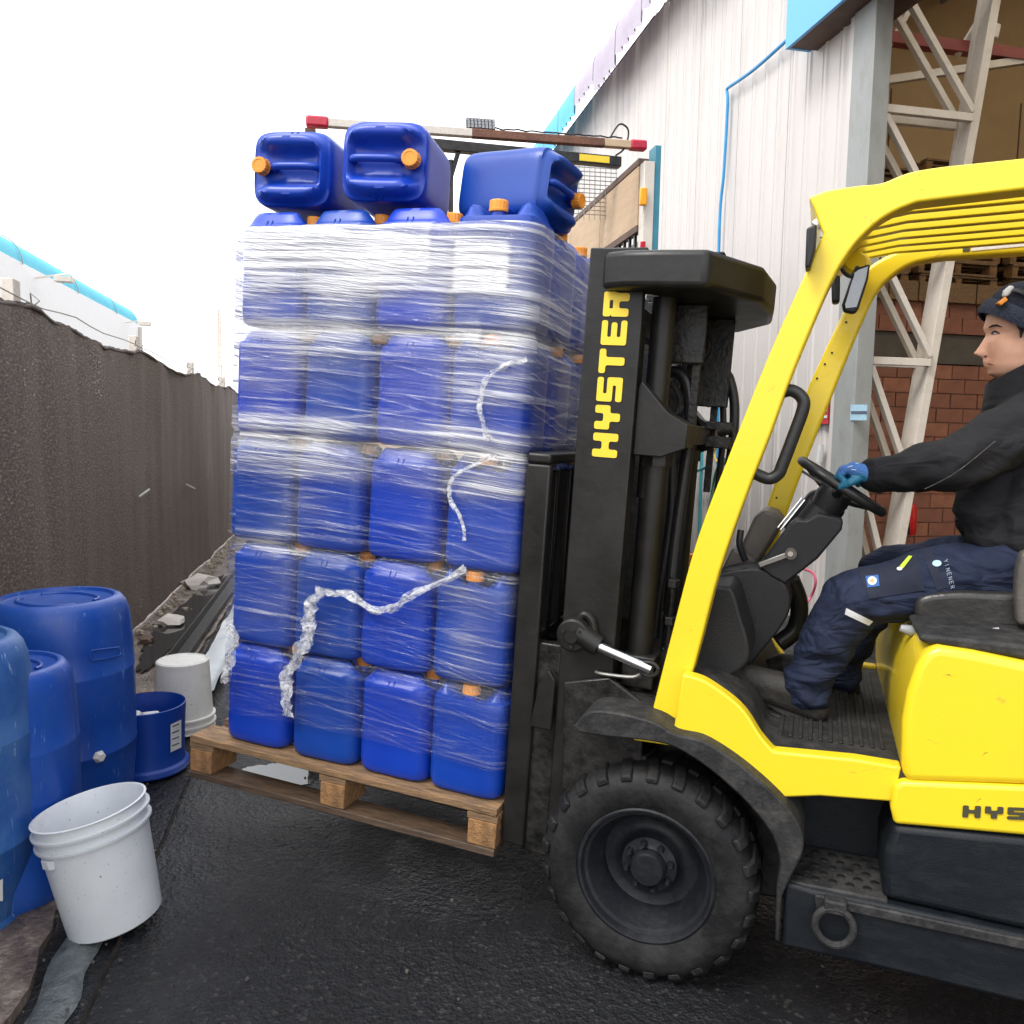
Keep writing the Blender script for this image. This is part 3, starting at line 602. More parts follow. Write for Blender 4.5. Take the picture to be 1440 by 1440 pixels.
# fascia over the opening
part('fascia', MB().box((3.72, 0.6, 4.92), (3.75, 6.72, 6.9), Bf), 'fascia_blue', wh)
part('fascia_end', MB().box((3.752, 6.69, 4.92), (3.95, 6.72, 6.9), Bf), 'fascia_blue', wh)
part('soffit', MB().box((3.752, 0.6, 4.925), (4.3, 6.688, 4.95), Bf), 'dark_wood', wh)
# column at the opening
part('door_column', MB().box((3.93, 5.78, 0), (4.08, 6.055, 4.92), Bf), 'column_grey', wh, bevel=0.006)
# tapered lattice portal leg
lat = MB()
def node_n(z): return 4.44+0.125*z
zs = [0.30, 1.25, 2.24, 3.17, 4.17, 5.22]
for a in (5.93, 6.06):
    ln = part('portal_leg', MB().beam(B(node_n(-0.2), a, -0.1), B(node_n(6.2), a, 6.2), 0.05, 0.075, up=NV), 'cream_paint', wh, bevel=0.003)
part('portal_web', MB().beam(B(node_n(-0.2)-0.03, 5.995, -0.1), B(node_n(6.2)-0.03, 5.995, 6.2), 0.10, 0.012, up=NV), 'cream_paint', wh)
for i in range(5):
    z0, z1 = zs[i], zs[i+1]
    for a in (5.90, 6.08):
        part('portal_strut', MB().beam(B(4.14, a, z0), B(node_n(z0)-0.05, a, z0), 0.05, 0.06), 'cream_paint', wh, bevel=0.003)
        part('portal_diagonal', MB().beam(B(4.14, a, z1-0.05), B(node_n(z0)-0.05, a, z0+0.05), 0.05, 0.05), 'cream_paint', wh, bevel=0.003)
part('portal_strut', MB().beam(B(4.14, 5.85, 5.22), B(node_n(5.22)-0.05, 5.85, 5.22), 0.05, 0.08), 'cream_paint', wh)
part('base_block', MB().box((4.14, 5.8, 0), (4.7, 6.15, 0.12), Bf), 'concrete', wh)
part('inner_post', MB().box((4.55, 7.8, 0), (4.75, 7.95, 4.0), Bf), 'wall_white', wh)
# roof girders inside
for (n0, z0, n1, z1, mt_, w_) in ((4.1, 5.35, 9.5, 6.1, 'cream_paint', 0.08), (4.1, 4.95, 8.0, 4.95, 'beam_red', 0.09), (4.2, 4.55, 9.5, 5.75, 'cream_paint', 0.06)):
    part('girder', MB().beam(B(n0, 6.4, z0), B(n1, 6.4, z1), w_, w_), mt_, wh)
for k in range(6):
    n0 = 4.4+k*0.75; part('girder_web', MB().beam(B(n0, 6.4, 4.7+0.22*(n0-4.2)*0.9), B(n0+0.4, 6.4, 5.35+0.139*(n0-3.7)), 0.04, 0.04), 'cream_paint', wh)
for k in range(7):
    n0 = 4.6+k*0.9; part('purlin', MB().beam(B(n0, 2, 6.8+0.38*(n0-4)), B(n0, 12.9, 6.8+0.38*(n0-4)), 0.06, 0.12), 'column_grey', wh)
# shell
part('brick_wall_lower', MB().box((4.2, 9.32, 0), (15, 9.45, 2.58), Bf), 'mortar', wh)
band = part('concrete_band', MB().box((4.2, 9.27, 2.60), (15, 9.45, 2.97), Bf), 'concrete', wh)
part('brick_wall_upper', MB().box((4.2, 9.32, 2.975), (15, 9.45, 3.46), Bf), 'mortar', wh)
part('ledge', MB().box((4.2, 9.22, 2.975), (15, 9.31, 3.0), Bf), 'brick', wh)
bw, bh = 0.40, 0.185
me1 = MB().box((-bw/2+0.008, -0.03, 0.006), (bw/2-0.008, 0.0, bh-0.006), lambda x, y, z: NV*x+AV*y+Vector((0, 0, z))).mesh('brick', ang=20)
me2 = me1.copy(); me1.materials.append(MATS['brick']); me2.materials.append(MATS['brick_pale'])
wl = wloc(wh)
def brickrow(z, n0, n1, off):
    n = n0+off
    while n < n1:
        o = bpy.data.objects.new('brick', me2 if random.random() < 0.25 else me1); COL.objects.link(o); o.parent = wh
        o.location = B(n, 9.318+random.uniform(-0.004, 0.004), z) - wl; n += bw
for r_ in range(14): brickrow(r_*bh+0.002, 5.3, 10.6, 0.2*(r_ % 2))
for r_ in range(2): brickrow(3.005+r_*0.175, 5.6, 10.6, 0.2*(r_ % 2))
for k in range(14):
    part('board', MB().box((5.4+k*0.42, 9.20, 3.36), (5.4+k*0.42+0.40, 9.24, 3.60), Bf), 'pallet_wood', wh, bevel=0.003)
part('loft_floor', MB().box((4.2, 9.46, 3.46), (15, 13, 3.60), Bf), 'concrete', wh)
part('back_wall', MB().prism([B(n, 13.0, z) for n, z in ((4.2, 0), (15, 0), (15, 11.1), (4.2, 7.0))], AV*0.1), 'ochre_wall', wh)
for n in (6.6, 9.2, 11.8): part('wall_seam', MB().box((n, 12.985, 3.6), (n+0.02, 12.998, 7.6), Bf), 'dark_wood', wh)
part('side_wall', MB().box((15.0, 0, 0), (15.1, 13.1, 11.1), Bf), 'ochre_wall', wh)
part('front_wall', MB().prism([B(n, -3.1, z) for n, z in ((4.2, 0), (15, 0), (15, 11.1), (4.2, 7.0))], AV*0.1), 'ochre_wall', wh)
def rz(n): return 7.02+0.38*(n-4.0)
def roofbit(name, a0, a1, mat, t=0.08):
    return part(name, MB().prism([B(4.02, a0, rz(4.02)), B(15.1, a0, rz(15.1)), B(15.1, a0, rz(15.1)+t), B(4.02, a0, rz(4.02)+t)], AV*(a1-a0)), mat, wh)
for a0, a1 in ((-3, 0.5), (5.2, 7.4), (7.9, 10.2), (10.7, 40)): roofbit('roof', a0, a1, 'dark_wood')
for a0, a1 in ((0.5, 5.2), (7.4, 7.9), (10.2, 10.7)):  # widest panel lies out of view, enlarged to brighten the interior
    part('skylight', MB().grid(60, 2, lambda i, j: B(4.05+11*i/59, a0 if j == 0 else a1, rz(4.05+11*i/59)+0.03*math.sin(i*1.8))), 'skylight_sheet', wh)
part('inner_wall_side', MB().box((4.15, 6.15, 0), (4.2, 13, 7), Bf), 'ochre_wall', wh)
# camera-side floodlight hung in the roof
part('hanging_lamp', MB().beam(LA(1372, 38, 6.3), LA(1400, 48, 6.3), 0.10, 0.12), 'cream_paint', wh, bevel=0.01)
# signs and small fixings on the wall
part('sticker', MB().prism([L(1197, 569, 3.925), L(1220, 569, 3.925), L(1219, 591, 3.925), L(1196, 591, 3.925)], NV*-0.004), 'sticker_blue', wh, label='pale blue printed sticker on the grey column')
part('sticker_line', MB().prism([L(1197, 578, 3.92), L(1219, 578, 3.92), L(1219, 582, 3.92), L(1197, 582, 3.92)], NV*-0.002), 'ink', wh)
sg = part('red_sign', MB().prism([L(1140, 545, 3.95), L(1166, 545, 3.95), L(1165, 596, 3.95), L(1139, 596, 3.95)], NV*-0.006), 'sign_red', wh, label='red and white safety sign on the metal wall')
part('sign_text', MB().prism([L(1144, 575, 3.94), L(1163, 575, 3.94), L(1163, 579, 3.94), L(1144, 579, 3.94)], NV*-0.003).prism([L(1144, 584, 3.94), L(1163, 584, 3.94), L(1163, 588, 3.94), L(1144, 588, 3.94)], NV*-0.003).prism([L(1158, 554, 3.94), L(1163, 554, 3.94), L(1162, 569, 3.94), L(1157, 569, 3.94)], NV*-0.003), 'paper', sg)
part('socket_box', MB().prism([L(1027, 551, 3.95), L(1033, 551, 3.95), L(1033, 571, 3.95), L(1027, 571, 3.95)], NV*-0.03), 'white_plastic', wh)
part('door_handle', MB().prism([L(1155, 625, 3.95), L(1159, 625, 3.95), L(1156, 650, 3.95), L(1152, 650, 3.95)], NV*-0.03), 'white_plastic', wh)
tagged(part('pipe', MB().tube(spline([L(1146, 20, 3.93), L(1105, 58, 3.93), L(1060, 98, 3.93), L(1023, 124, 3.93)], 6)+spline([L(1022, 126, 3.93), L(1023, 150, 3.93), L(1018, 240, 3.93), L(1011, 345, 3.93), L(1009, 700, 3.93)], 8), 0.016, 8), 'hose_blue', None), 'thin bright blue pipe running across and down the metal wall', 'pipe')
# hoses and tools by the wall behind the mast
tagged(part('water_pipe', MB().tube([L(975, 622, 3.8), L(985, 622, 3.8), L(987, 632, 3.8), L(983, 760, 3.8)], 0.018, 8).tube([L(970, 666, 3.8), L(1000, 654, 3.8)], 0.02, 8), 'hose_teal', None), 'teal water pipe with a tap on the metal wall behind the mast', 'pipe')
tagged(part('green_hose', MB().tube(spline([L(1020, 645, 3.8), L(1008, 660, 3.7), L(1000, 700, 3.7), L(990, 760, 3.6), L(1002, 800, 3.6), L(1014, 720, 3.7), L(1016, 655, 3.8)], 8), 0.014, 8).tube(spline([L(1021, 648, 3.75), L(1009, 670, 3.7), L(995, 730, 3.6), L(985, 790, 3.6)], 8), 0.012, 8), 'hose_green', None), 'green hose hanging in loops on the wall behind the mast', 'hose')
tagged(part('yellow_hose', MB().tube(spline([L(1008, 650, 3.85), L(1004, 638, 3.85), L(1009, 628, 3.85), L(1020, 627, 3.85), L(1026, 640, 3.85)], 8), 0.012, 8), 'hose_yellow', None), 'small loop of yellow hose on the wall above the green hose', 'hose')
tagged(part('pink_hose', MB().tube(spline([L(1130, 800, 3.6), L(1143, 806, 3.6), L(1147, 820, 3.6), L(1140, 840, 3.6), L(1128, 856, 3.5)], 8), 0.010, 8), 'hose_pink', None), 'thin pink hose hanging low beside the grey column', 'hose')
brm = thing('broom', 'wooden handled broom leaning on the metal wall behind the mast', 'broom', G(958, 850))
part('handle', cyl(L(957, 850, 3.5), L(974, 676, 3.9), 0.022), 'plywood', brm)
part('head', MB().beam(L(948, 852, 3.5), L(966, 853, 3.5), 0.05, 0.10), 'dark_wood', brm)
orb = thing('jack', 'orange topped trolley jack against the metal wall', 'jack', G(970, 862))
part('body', MB().prism([L(958, 800, 3.6), L(976, 800, 3.6), L(976, 862, 3.6), L(958, 862, 3.6)], NV*0.2), 'steel', orb, bevel=0.01)
part('top', MB().prism([L(956, 778, 3.58), L(977, 780, 3.58), L(976, 797, 3.58), L(957, 797, 3.58)], NV*0.22), 'cap_orange', orb, bevel=0.01)
ex = thing('fire_extinguisher', 'red fire extinguisher hanging on the brick wall inside the warehouse', 'extinguisher', LA(1278, 745, 9.1))
c0, c1 = LA(1277, 752, 9.1), LA(1277, 715, 9.1)
part('bottle', MB().lathe([(0.001, 0), (0.085, 0.005), (0.09, 0.02), (0.09, 0.32), (0.07, 0.38), (0.03, 0.41), (0.001, 0.41)], 20, M=Matrix.Translation(c0)), 'extinguisher_red', ex)
part('valve', MB().lathe([(0.001, 0.41), (0.03, 0.41), (0.03, 0.5), (0.001, 0.5)], 10, M=Matrix.Translation(c0)), 'greasy_black', ex)
part('hose', MB().tube(spline([c0+Vector((0, 0, 0.47)), c0+Vector((-0.06, -0.12, 0.4)), c0+Vector((-0.02, -0.12, 0.2)), c0+Vector((0.0, -0.11, 0.02))], 6), 0.014, 6), 'greasy_black', ex)
notice = part('notice_strip', MB().prism([LA(1303, 541, 8.9), LA(1307, 542, 8.9), LA(1295, 596, 8.9), LA(1291, 594, 8.9)], AV*0.02), 'paper', wh)

# ------------------------------------------------------------------ pallets (generic in a frame fr(a, v, c))
def build_pallet(root, fr, ln=1.2, dp=1.0, wet=True, rnd=0.004):
    J = lambda: random.uniform(-rnd, rnd)
    nb = 6; bwid = 0.125; gap = (dp-nb*bwid)/(nb-1)
    for k in range(nb):
        v0 = k*(bwid+gap); part('deck_board', MB().box((J(), v0+J(), 0.122), (ln+J(), v0+bwid+J(), 0.144), fr), 'pallet_wood', root, bevel=0.0025)
    for a0 in (0.0, ln/2-0.05, ln-0.1):
        part('stringer_board', MB().box((a0-0.004, 0.004, 0.099), (a0+0.104, dp-0.004, 0.1205), fr), 'pallet_wood', root, bevel=0.0025)
        for v0 in (0.004, dp/2-0.07, dp-0.149):
            part('block', MB().box((a0+J(), v0, 0.0225), (a0+0.10+J(), v0+0.145, 0.0985), fr), 'pallet_endgrain', root, bevel=0.003)
    for v0 in (0.0, dp/2-0.05, dp-0.1):
        part('bottom_board', MB().box((J(), v0, 0.0), (ln, v0+0.10, 0.0215), fr), 'pallet_wet' if wet else 'pallet_wood', root, bevel=0.0025)
PV0 = 0.10
pal = thing('pallet', 'worn wooden pallet carried on the forks under the wrapped blue cans', 'pallet', T(-0.6, 0.6, 0))
build_pallet(pal, lambda a, v, c: T(-1.225+a, PV0+v, c*1.13), 1.235, 1.06)
# stacked pallets inside the warehouse, on the loft
n_ = 0
for i, (n0, rows, jn) in enumerate(((6.0, 8, 0.05), (7.35, 9, 0.04), (8.7, 9, 0.06), (10.05, 8, 0.05))):
    src = None
    for k in range(rows):
        lab = ['bottom','second','third','fourth','fifth','sixth','seventh','eighth','ninth'][k]
        wh_ = ['leftmost','second','third','rightmost'][i]
        if i == 0 and k == 0:
            base_p = thing('stacked_pallet', '%s pallet of the %s stack in the warehouse loft' % (lab, wh_), 'pallet', B(0, 0, 0), 'pallets stacked in the warehouse loft')
            build_pallet(base_p, lambda a, v, c: C0 + NV*a + AV*v + Vector((0, 0, c*1.25)), 1.2, 1.0, False, 0.012)
            o = base_p
        else:
            o = copy_tree(base_p)
        o.location = B(n0+random.uniform(-jn, jn), 9.6+random.uniform(-jn, jn)*1.5, 3.603+k*0.181)
        o.rotation_euler.z = random.uniform(-0.03, 0.03)
        o['label'] = '%s pallet from the %s of the %s stack in the warehouse loft' % (lab, 'bottom', wh_) if k else 'bottom pallet of the %s stack in the warehouse loft' % wh_

# ------------------------------------------------------------------ jerrycans
CL, CW, CH = 0.277, 0.252, 0.378
def can_mesh():
    n = 64; vs = []; fs = []
    def sup(t, hx, hy, e=5.4):
        c, s = math.cos(t), math.sin(t)
        k = (abs(c)**e+abs(s)**e)**(-1/e); return hx*k*c, hy*k*s
    hx, hy = CL/2-0.002, CW/2-0.002
    levels = [(0.0, 0.60), (0.0, 0.86), (0.004, 0.925), (0.012, 0.965), (0.028, 0.99), (0.05, 1.0), (0.10, 1.0), (0.16, 0.996), (0.22, 0.996), (0.27, 1.0), (0.295, 1.0), (0.310, 0.992), (0.322, 0.972)]
    rings = [[(sup(2*math.pi*k/n, hx*s, hy*s), z) for k in range(n)] for z, s in levels]
    top = []
    for s in (0.945, 0.91, 0.87, 0.82, 0.76, 0.69, 0.61, 0.52, 0.42, 0.30, 0.16):
        rg = []
        for k in range(n):
            x, y = sup(2*math.pi*k/n, hx*s, hy*s, 4.2)
            z = 0.322+0.046*smooth(0.98-s, 0.0, 0.24)
            w_ = (1-smooth(abs(y), 0.040, 0.074))*(smooth(x, -0.120, -0.085))
            w_ = max(w_, smooth(x, 0.06, 0.10)*(1-smooth(abs(y), 0.055, 0.09)))
            z -= (z-0.318)*0.98*w_ if s > 0.75 else 0.048*w_
            rg.append(((x, y), z))
        top.append(rg)
    for rg in rings+top:
        for (x, y), z in rg: vs.append((x, y, z))
    m_ = len(rings+top)
    for i in range(m_-1):
        for k in range(n): fs.append((i*n+k, i*n+(k+1) % n, (i+1)*n+(k+1) % n, (i+1)*n+k))
    fs.append(tuple(range(n))[::-1]); fs.append(tuple((m_-1)*n+k for k in range(n)))
    mb = MB(); mb.add(vs, fs)
    # small moulded ribs on the shoulder
    return mb
can0 = thing('jerrycan', 'x', 'jerrycan', (0, 0, 0))
body = link('body', can_mesh().mesh('can_body', ang=50), 'can_blue', can0)
hm = MB().tube(spline([(-0.098, 0, 0.322), (-0.088, 0, 0.350), (-0.06, 0, 0.358), (0.0, 0, 0.358), (0.04, 0, 0.354), (0.06, 0, 0.330), (0.062, 0, 0.315)], 5), 0.0125, 12)
link('handle', hm.mesh('can_handle', ang=60), 'can_blue', can0)
cm = MB()
capn = 48
cm.lathe([(0.001, 0.318), (0.021, 0.318), (0.021, 0.338), (0.001, 0.338)], 24, M=Matrix.Translation((0.094, 0, 0)))
link('neck', cm.mesh('can_neck'), 'can_blue', can0)
cm = MB(); vs = []; fs = []
prof = [(0.0275, 0.338), (0.0285, 0.341), (0.0285, 0.344), (0.0265, 0.345), (0.0265, 0.366), (0.0245, 0.370), (0.018, 0.3705), (0.017, 0.369), (0.004, 0.369)]
for pi_, (r, h) in enumerate(prof):
    for k in range(capn):
        rr = r + (0.0012 if (k % 3 == 0 and 3 <= pi_ <= 5) else 0); t = 2*math.pi*k/capn; vs.append((0.094+rr*math.cos(t), rr*math.sin(t), h))
for i in range(len(prof)-1):
    for k in range(capn): fs.append((i*capn+k, i*capn+(k+1) % capn, (i+1)*capn+(k+1) % capn, (i+1)*capn+k))
fs.append(tuple(range(capn))[::-1]); fs.append(tuple((len(prof)-1)*capn+k for k in range(capn)))
cm.add(vs, fs); link('cap', cm.mesh('can_cap', ang=25), 'cap_orange', can0)
rb = MB()
for dx in (-0.02, 0.0): rb.tube([(dx, -0.1225, 0.300), (dx, -0.1195, 0.322), (dx, -0.112, 0.337)], 0.0022, 6)
link('moulded_mark', rb.mesh('can_rib'), 'can_blue', can0)
used0 = [False]; can_last = [None]
def place_can(mat3, loc, label, group):
    if not used0[0]: o = can0; used0[0] = True
    else: o = copy_tree(can0)
    M = mat3.to_4x4(); M.translation = loc; o.matrix_world = M
    o.location = loc; o.rotation_euler = mat3.to_euler()
    o['label'] = label; o['group'] = group; can_last[0] = o; return o
ORD = ['leftmost', 'second from left', 'third from left', 'rightmost']
ROW = ['bottom', 'fourth', 'third', 'second', 'top']
BK = ['front', 'second', 'third', 'rearmost']
V0 = 0.128
for c_ in range(5):
    z = 0.166+c_*CH
    for i in range(4):
        for j in range(4):
            if c_ < 4 and j > 0 and i < 3: continue      # buried inside the stack, no view of them
            a = -1.108+CL/2+i*(CL+0.002)+random.uniform(-0.003, 0.003); v = V0+CW/2+j*(CW+0.006)+random.uniform(-0.003, 0.003)
            a += 0.010*math.sin(c_*2.1+i) ; rz = random.uniform(-0.02, 0.02)
            hx = 0
            if c_ == 4 and i == 3 and j == 0: rz = -math.pi/2       # seen end-on, cap to the front
            if i == 3 and j == 0 and c_ < 4: rz = math.pi+random.uniform(-.02, .02) if False else -math.pi/2
            M3 = TM @ Matrix.Rotation(rz, 3, 'Z')
            lab = '%s blue jerrycan of the %s row, %s line of the wrapped stack' % (ORD[i], ROW[c_], BK[j])
            o = place_can(M3, T(a, v, z), lab, 'blue jerrycans stacked on the pallet')
            sc_ = random.uniform(0.992, 1.0); o.scale = (sc_*0.995, sc_, 1.0)
            if abs(rz+math.pi/2) < 0.1: o.scale = (0.90, 1.09, 1.0)
            if c_ == 4: o.scale.z = 1.085 if (i == 3 and j == 0) else 1.045
ctop = 0.166+5*CH
def colmat(x, y, z): return Matrix((x, y, z)).transposed()
u_, v_, w_ = UD, Vector((0, 1, 0)), UP
def rotz(vec, deg, ax): return Matrix.Rotation(R(deg), 3, ax) @ vec
zA = rotz(-v_, 9, w_)
oA = place_can(colmat(rotz(-u_, 9, w_), zA.cross(rotz(-u_, 9, w_)), zA), T(-0.985, 0.53, ctop+0.160), 'blue jerrycan lying on top at the left, orange cap facing left', 'blue jerrycans lying on top of the stack')
oA.scale = (1.06, 1.02, 1.03)
xB = rotz(u_, 11, w_); zB = rotz(-v_, 11, w_)
oB = place_can(colmat(xB, zB.cross(xB), zB), T(-0.620, 0.50, ctop+0.160), 'blue jerrycan lying in the middle on top, cap at its right', 'blue jerrycans lying on top of the stack')
oB.scale = (1.06, 1.02, 1.03)
zC = rotz(u_, -12, w_); xC = rotz(v_, -12, w_)
zC = (Matrix.Rotation(R(2), 3, v_) @ zC); 
Rr = Matrix.Rotation(R(-5), 3, zC); xC = Rr @ xC
place_can(colmat(xC, zC.cross(xC), zC), T(-0.335, 0.46, ctop+0.118), 'blue jerrycan lying on its side at the right on top, cap to the rear', 'blue jerrycans lying on top of the stack')

oC = can_last[0]; oC.scale = (0.95, 0.93, 0.97)

# ------------------------------------------------------------------ stretch film
def film_shape():
    a0, a1, v0, v1 = -1.118, 0.012, V0-0.010, V0+4*(CW+0.006)+0.004
    rc = 0.060
    path = []
    def seg(p, q, n): return [(p[0]+(q[0]-p[0])*k/n, p[1]+(q[1]-p[1])*k/n) for k in range(n)]
    def arc(cx, cy, t0, n=10): return [(cx+rc*math.cos(R(t0+90*k/n)), cy+rc*math.sin(R(t0+90*k/n))) for k in range(n)]
    path += seg((a0+rc, v0), (a1-rc, v0), 170); path += arc(a1-rc, v0+rc, -90); path += seg((a1, v0+rc), (a1, v1-rc), 110); path += arc(a1-rc, v1-rc, 0)
    path += seg((a1-rc, v1), (a0+rc, v1), 60); path += arc(a0+rc, v1-rc, 90); path += seg((a0, v1-rc), (a0, v0+rc), 60); path += arc(a0+rc, v0+rc, 180)
    return path, a0, a1, v0, v1
path, fa0, fa1, fv0, fv1 = film_shape()
NP = len(path); NH = 230; cA, cV = (fa0+fa1)/2, (fv0+fv1)/2
clen = [0]
for k in range(1, NP+1): p, q = path[k-1], path[k % NP]; clen.append(clen[-1]+math.hypot(p[0]-q[0], p[1]-q[1]))
fc0, fc1 = 0.275, 2.006
def fpt(i, j):
    a, v = path[i % NP]; s = clen[i]; bot = fc0+0.02*NOI((s*1.2, 0, 0))+0.01*math.sin(s*2)
    tp = fc1+0.008*NOI((s*5, 2, 0)); c = bot+(tp-bot)*j/(NH-1)
    q = ((c-0.166)/CH) % 1.0; d = min(q, 1-q)*CH
    pin = 0.011*math.exp(-(d/0.016)**2)-0.003
    if c > 2.0: pin = 0
    # hollows between cans, shallow because the film bridges them
    on_front = v < fv0+0.01
    if on_front:
        qa = ((a+1.108)/(CL+0.002)) % 1.0; da = min(qa, 1-qa)*CL
        if 0.04 < (a-fa0) < (fa1-fa0)-0.04: pin += 0.003*math.exp(-(da/0.014)**2)
    wr = 0.0016*NOI((s*3, c*55, 0))+0.0022*NOI((s*1.5, c*22, 3))+0.0010*NOI((s*5, c*130, 7))
    ox, oy = a-cA, v-cV
    # move towards the stack's axis by pin, outwards by wrinkles
    nx = 1 if a > fa1-0.03 else (-1 if a < fa0+0.03 else 0); ny = 1 if v > fv1-0.03 else (-1 if v < fv0+0.03 else 0)
    l = math.hypot(nx, ny) or 1
    k = (-pin+wr)/l
    return T(a+nx*k, v+ny*k, c)
fm = MB().grid(NP+1, NH, fpt)
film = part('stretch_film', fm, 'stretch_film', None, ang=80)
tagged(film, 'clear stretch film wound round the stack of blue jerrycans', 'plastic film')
uv = film.data.uv_layers.new(name='UVMap'); ca = film.data.attributes.new('plies_glare', 'FLOAT', 'POINT')
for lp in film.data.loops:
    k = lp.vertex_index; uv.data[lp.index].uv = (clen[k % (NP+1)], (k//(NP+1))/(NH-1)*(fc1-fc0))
vals = []
for k in range((NP+1)*NH):
    i, j = k % (NP+1), k//(NP+1); s = clen[i]; t = j/(NH-1); c = fc0+t*(fc1-fc0)
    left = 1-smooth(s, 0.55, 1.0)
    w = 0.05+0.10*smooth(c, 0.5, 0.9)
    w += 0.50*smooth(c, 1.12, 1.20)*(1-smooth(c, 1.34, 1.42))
    w += 0.26*smooth(c, 1.40, 1.50)  # upper rows whitened to paint in the reflected sky
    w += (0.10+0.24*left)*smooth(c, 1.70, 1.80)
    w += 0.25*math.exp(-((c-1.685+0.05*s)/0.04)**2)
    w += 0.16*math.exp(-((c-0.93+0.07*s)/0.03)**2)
    # white reflection painted as rectangles over the faces of the top cans
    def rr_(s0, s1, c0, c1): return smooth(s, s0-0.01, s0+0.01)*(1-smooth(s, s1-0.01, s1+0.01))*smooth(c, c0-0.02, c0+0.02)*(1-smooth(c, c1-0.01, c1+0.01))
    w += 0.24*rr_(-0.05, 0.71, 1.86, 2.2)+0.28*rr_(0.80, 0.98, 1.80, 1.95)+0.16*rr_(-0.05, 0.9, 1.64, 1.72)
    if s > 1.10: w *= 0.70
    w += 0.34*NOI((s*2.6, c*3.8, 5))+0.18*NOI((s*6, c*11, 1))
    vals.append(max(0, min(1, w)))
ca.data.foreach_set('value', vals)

def rope(name, pts, r0, label, seed, n=12):
    mb = MB(); sp = spline(pts, n)
    N_ = len(sp)
    for q in range(4):
        W_ = 6
        def rb_pt(i, k):
            p = Vector(sp[k]); t = (sp[min(k+1, N_-1)]-sp[max(k-1, 0)]).normalized(); nrm = Vector((0, -1, 0)); sd = t.cross(nrm).normalized()
            a_ = 2.0*NOI((k*0.07+seed, q*5.3, 0))+q*0.8; wd = r0*(1.15+0.9*NOI((k*0.11, q*2.2, seed)))
            off = sd*(r0*1.6*NOI((k*0.09, q*7.1, seed+3))) + nrm*(0.004+r0*0.35*(1+NOI((k*0.15, q, seed))))
            x = (i/(W_-1)-0.5)*2
            cr = r0*0.45*NOI((k*0.33, i*0.9, q+seed))
            return p+off+(sd*math.cos(a_)+nrm*math.sin(a_)*0.6)*(x*wd)+nrm*cr+sd*cr*0.6
        mb.grid(W_, N_, rb_pt)
    o = part('loose_film', mb, 'crumpled_film', None, ang=80); tagged(o, label, 'plastic film'); return o
vf = V0-0.022
rope('loose_film', [P(*p, vf) for p in ((655, 797), (600, 828), (560, 850), (535, 858), (500, 842), (470, 830), (446, 832))], 0.011, 'twisted white strip of film crossing the fourth row from the bottom right up', 1)
rope('loose_film', [P(*p, vf-0.006) for p in ((452, 830), (441, 845), (438, 870), (434, 895), (418, 925), (404, 955), (408, 985), (405, 1005))], 0.017, 'crumpled white tail of film hanging down over the bottom row', 4)
rope('loose_film', [P(*p, vf) for p in ((742, 505), (715, 512), (690, 528), (677, 552), (676, 580), (684, 606), (690, 618))], 0.007, 'loose ring of bunched film on the second row at the right corner', 8)
rope('loose_film', [P(*p, vf) for p in ((700, 640), (665, 655), (636, 675), (634, 700), (650, 730), (655, 760))], 0.005, 'thin crumpled crease of film on the middle row at the right', 12)
rope('loose_film', [P(*p, vf) for p in ((322, 880), (333, 892), (330, 915), (322, 940), (318, 960))], 0.012, 'small bunch of loose film at the left edge above the bottom row', 15)

# ------------------------------------------------------------------ barrels, tub, buckets
def rounded(prof, n=4): return prof
def barrel(name, c, r, h, mat, label, taper=0.92, tilt=None):
    rt = thing(name, label, 'barrel', c, 'blue plastic barrels by the fence')
    k = r
    pr = [(0.001, 0.012), (k*0.80, 0.012), (k*0.83, 0.0), (k*0.87, 0.0), (k*taper, 0.03), (k*(taper+0.03), 0.10*h), (k*0.985, 0.24*h), (k*0.995, 0.30*h)]
    pr += [(k*1.004, 0.305*h), (k*1.004, 0.311*h), (k*0.995, 0.316*h)]
    pr += [(k, 0.45*h), (k, 0.60*h)] + [(k*1.005, 0.665*h), (k*1.005, 0.671*h), (k*0.995, 0.676*h)]
    pr += [(k*0.985, 0.78*h), (k*0.965, 0.87*h), (k*0.94, 0.925*h), (k*0.90, 0.965*h), (k*0.84, 0.990*h), (k*0.78, 1.0*h), (k*0.74, 0.998*h), (k*0.72, 0.984*h), (k*0.70, 0.981*h), (0.001, 0.981*h)]
    b = MB().lathe(pr, 72, M=Matrix.Translation(c)); part('body', b, mat, rt, ang=40)
    # moulded bars on the top
    tb = MB()
    for q in (-1, 1):
        tb.tube([Vector(c)+Vector((k*0.52*math.cos(t), q*k*0.16+k*0.30*math.sin(t)*q, h*0.983)) for t in [R(d) for d in range(0, 181, 20)]], 0.008, 6)
    part('moulded_ridge', tb, mat, rt)
    return rt
def ctr(px, py_front, r):      # centre of a round base whose nearest point shows at (px, py_front)
    p = G(px, py_front); d = (p-C0); d.z = 0; return p + d.normalized()*r
c1_ = ctr(93, 1168, 0.262)
b1 = barrel('barrel', c1_, 0.285, 0.90, 'barrel_blue', 'largest blue barrel standing by the fence behind the others')
dirc = (CAM-Vector((c1_.x, c1_.y, CAM.z))).normalized()
bp_ = P(139, 1064, 0.0)
def on_barrel(c, r, px, py):
    rr = ray(px, py); o = CAM; dx, dy = rr.x, rr.y; ex, ey = o.x-c.x, o.y-c.y
    A_, B_, C_ = dx*dx+dy*dy, 2*(dx*ex+dy*ey), ex*ex+ey*ey-r*r; D = B_*B_-4*A_*C_
    t = (-B_-math.sqrt(max(D, 0)))/(2*A_); return CAM+rr*t
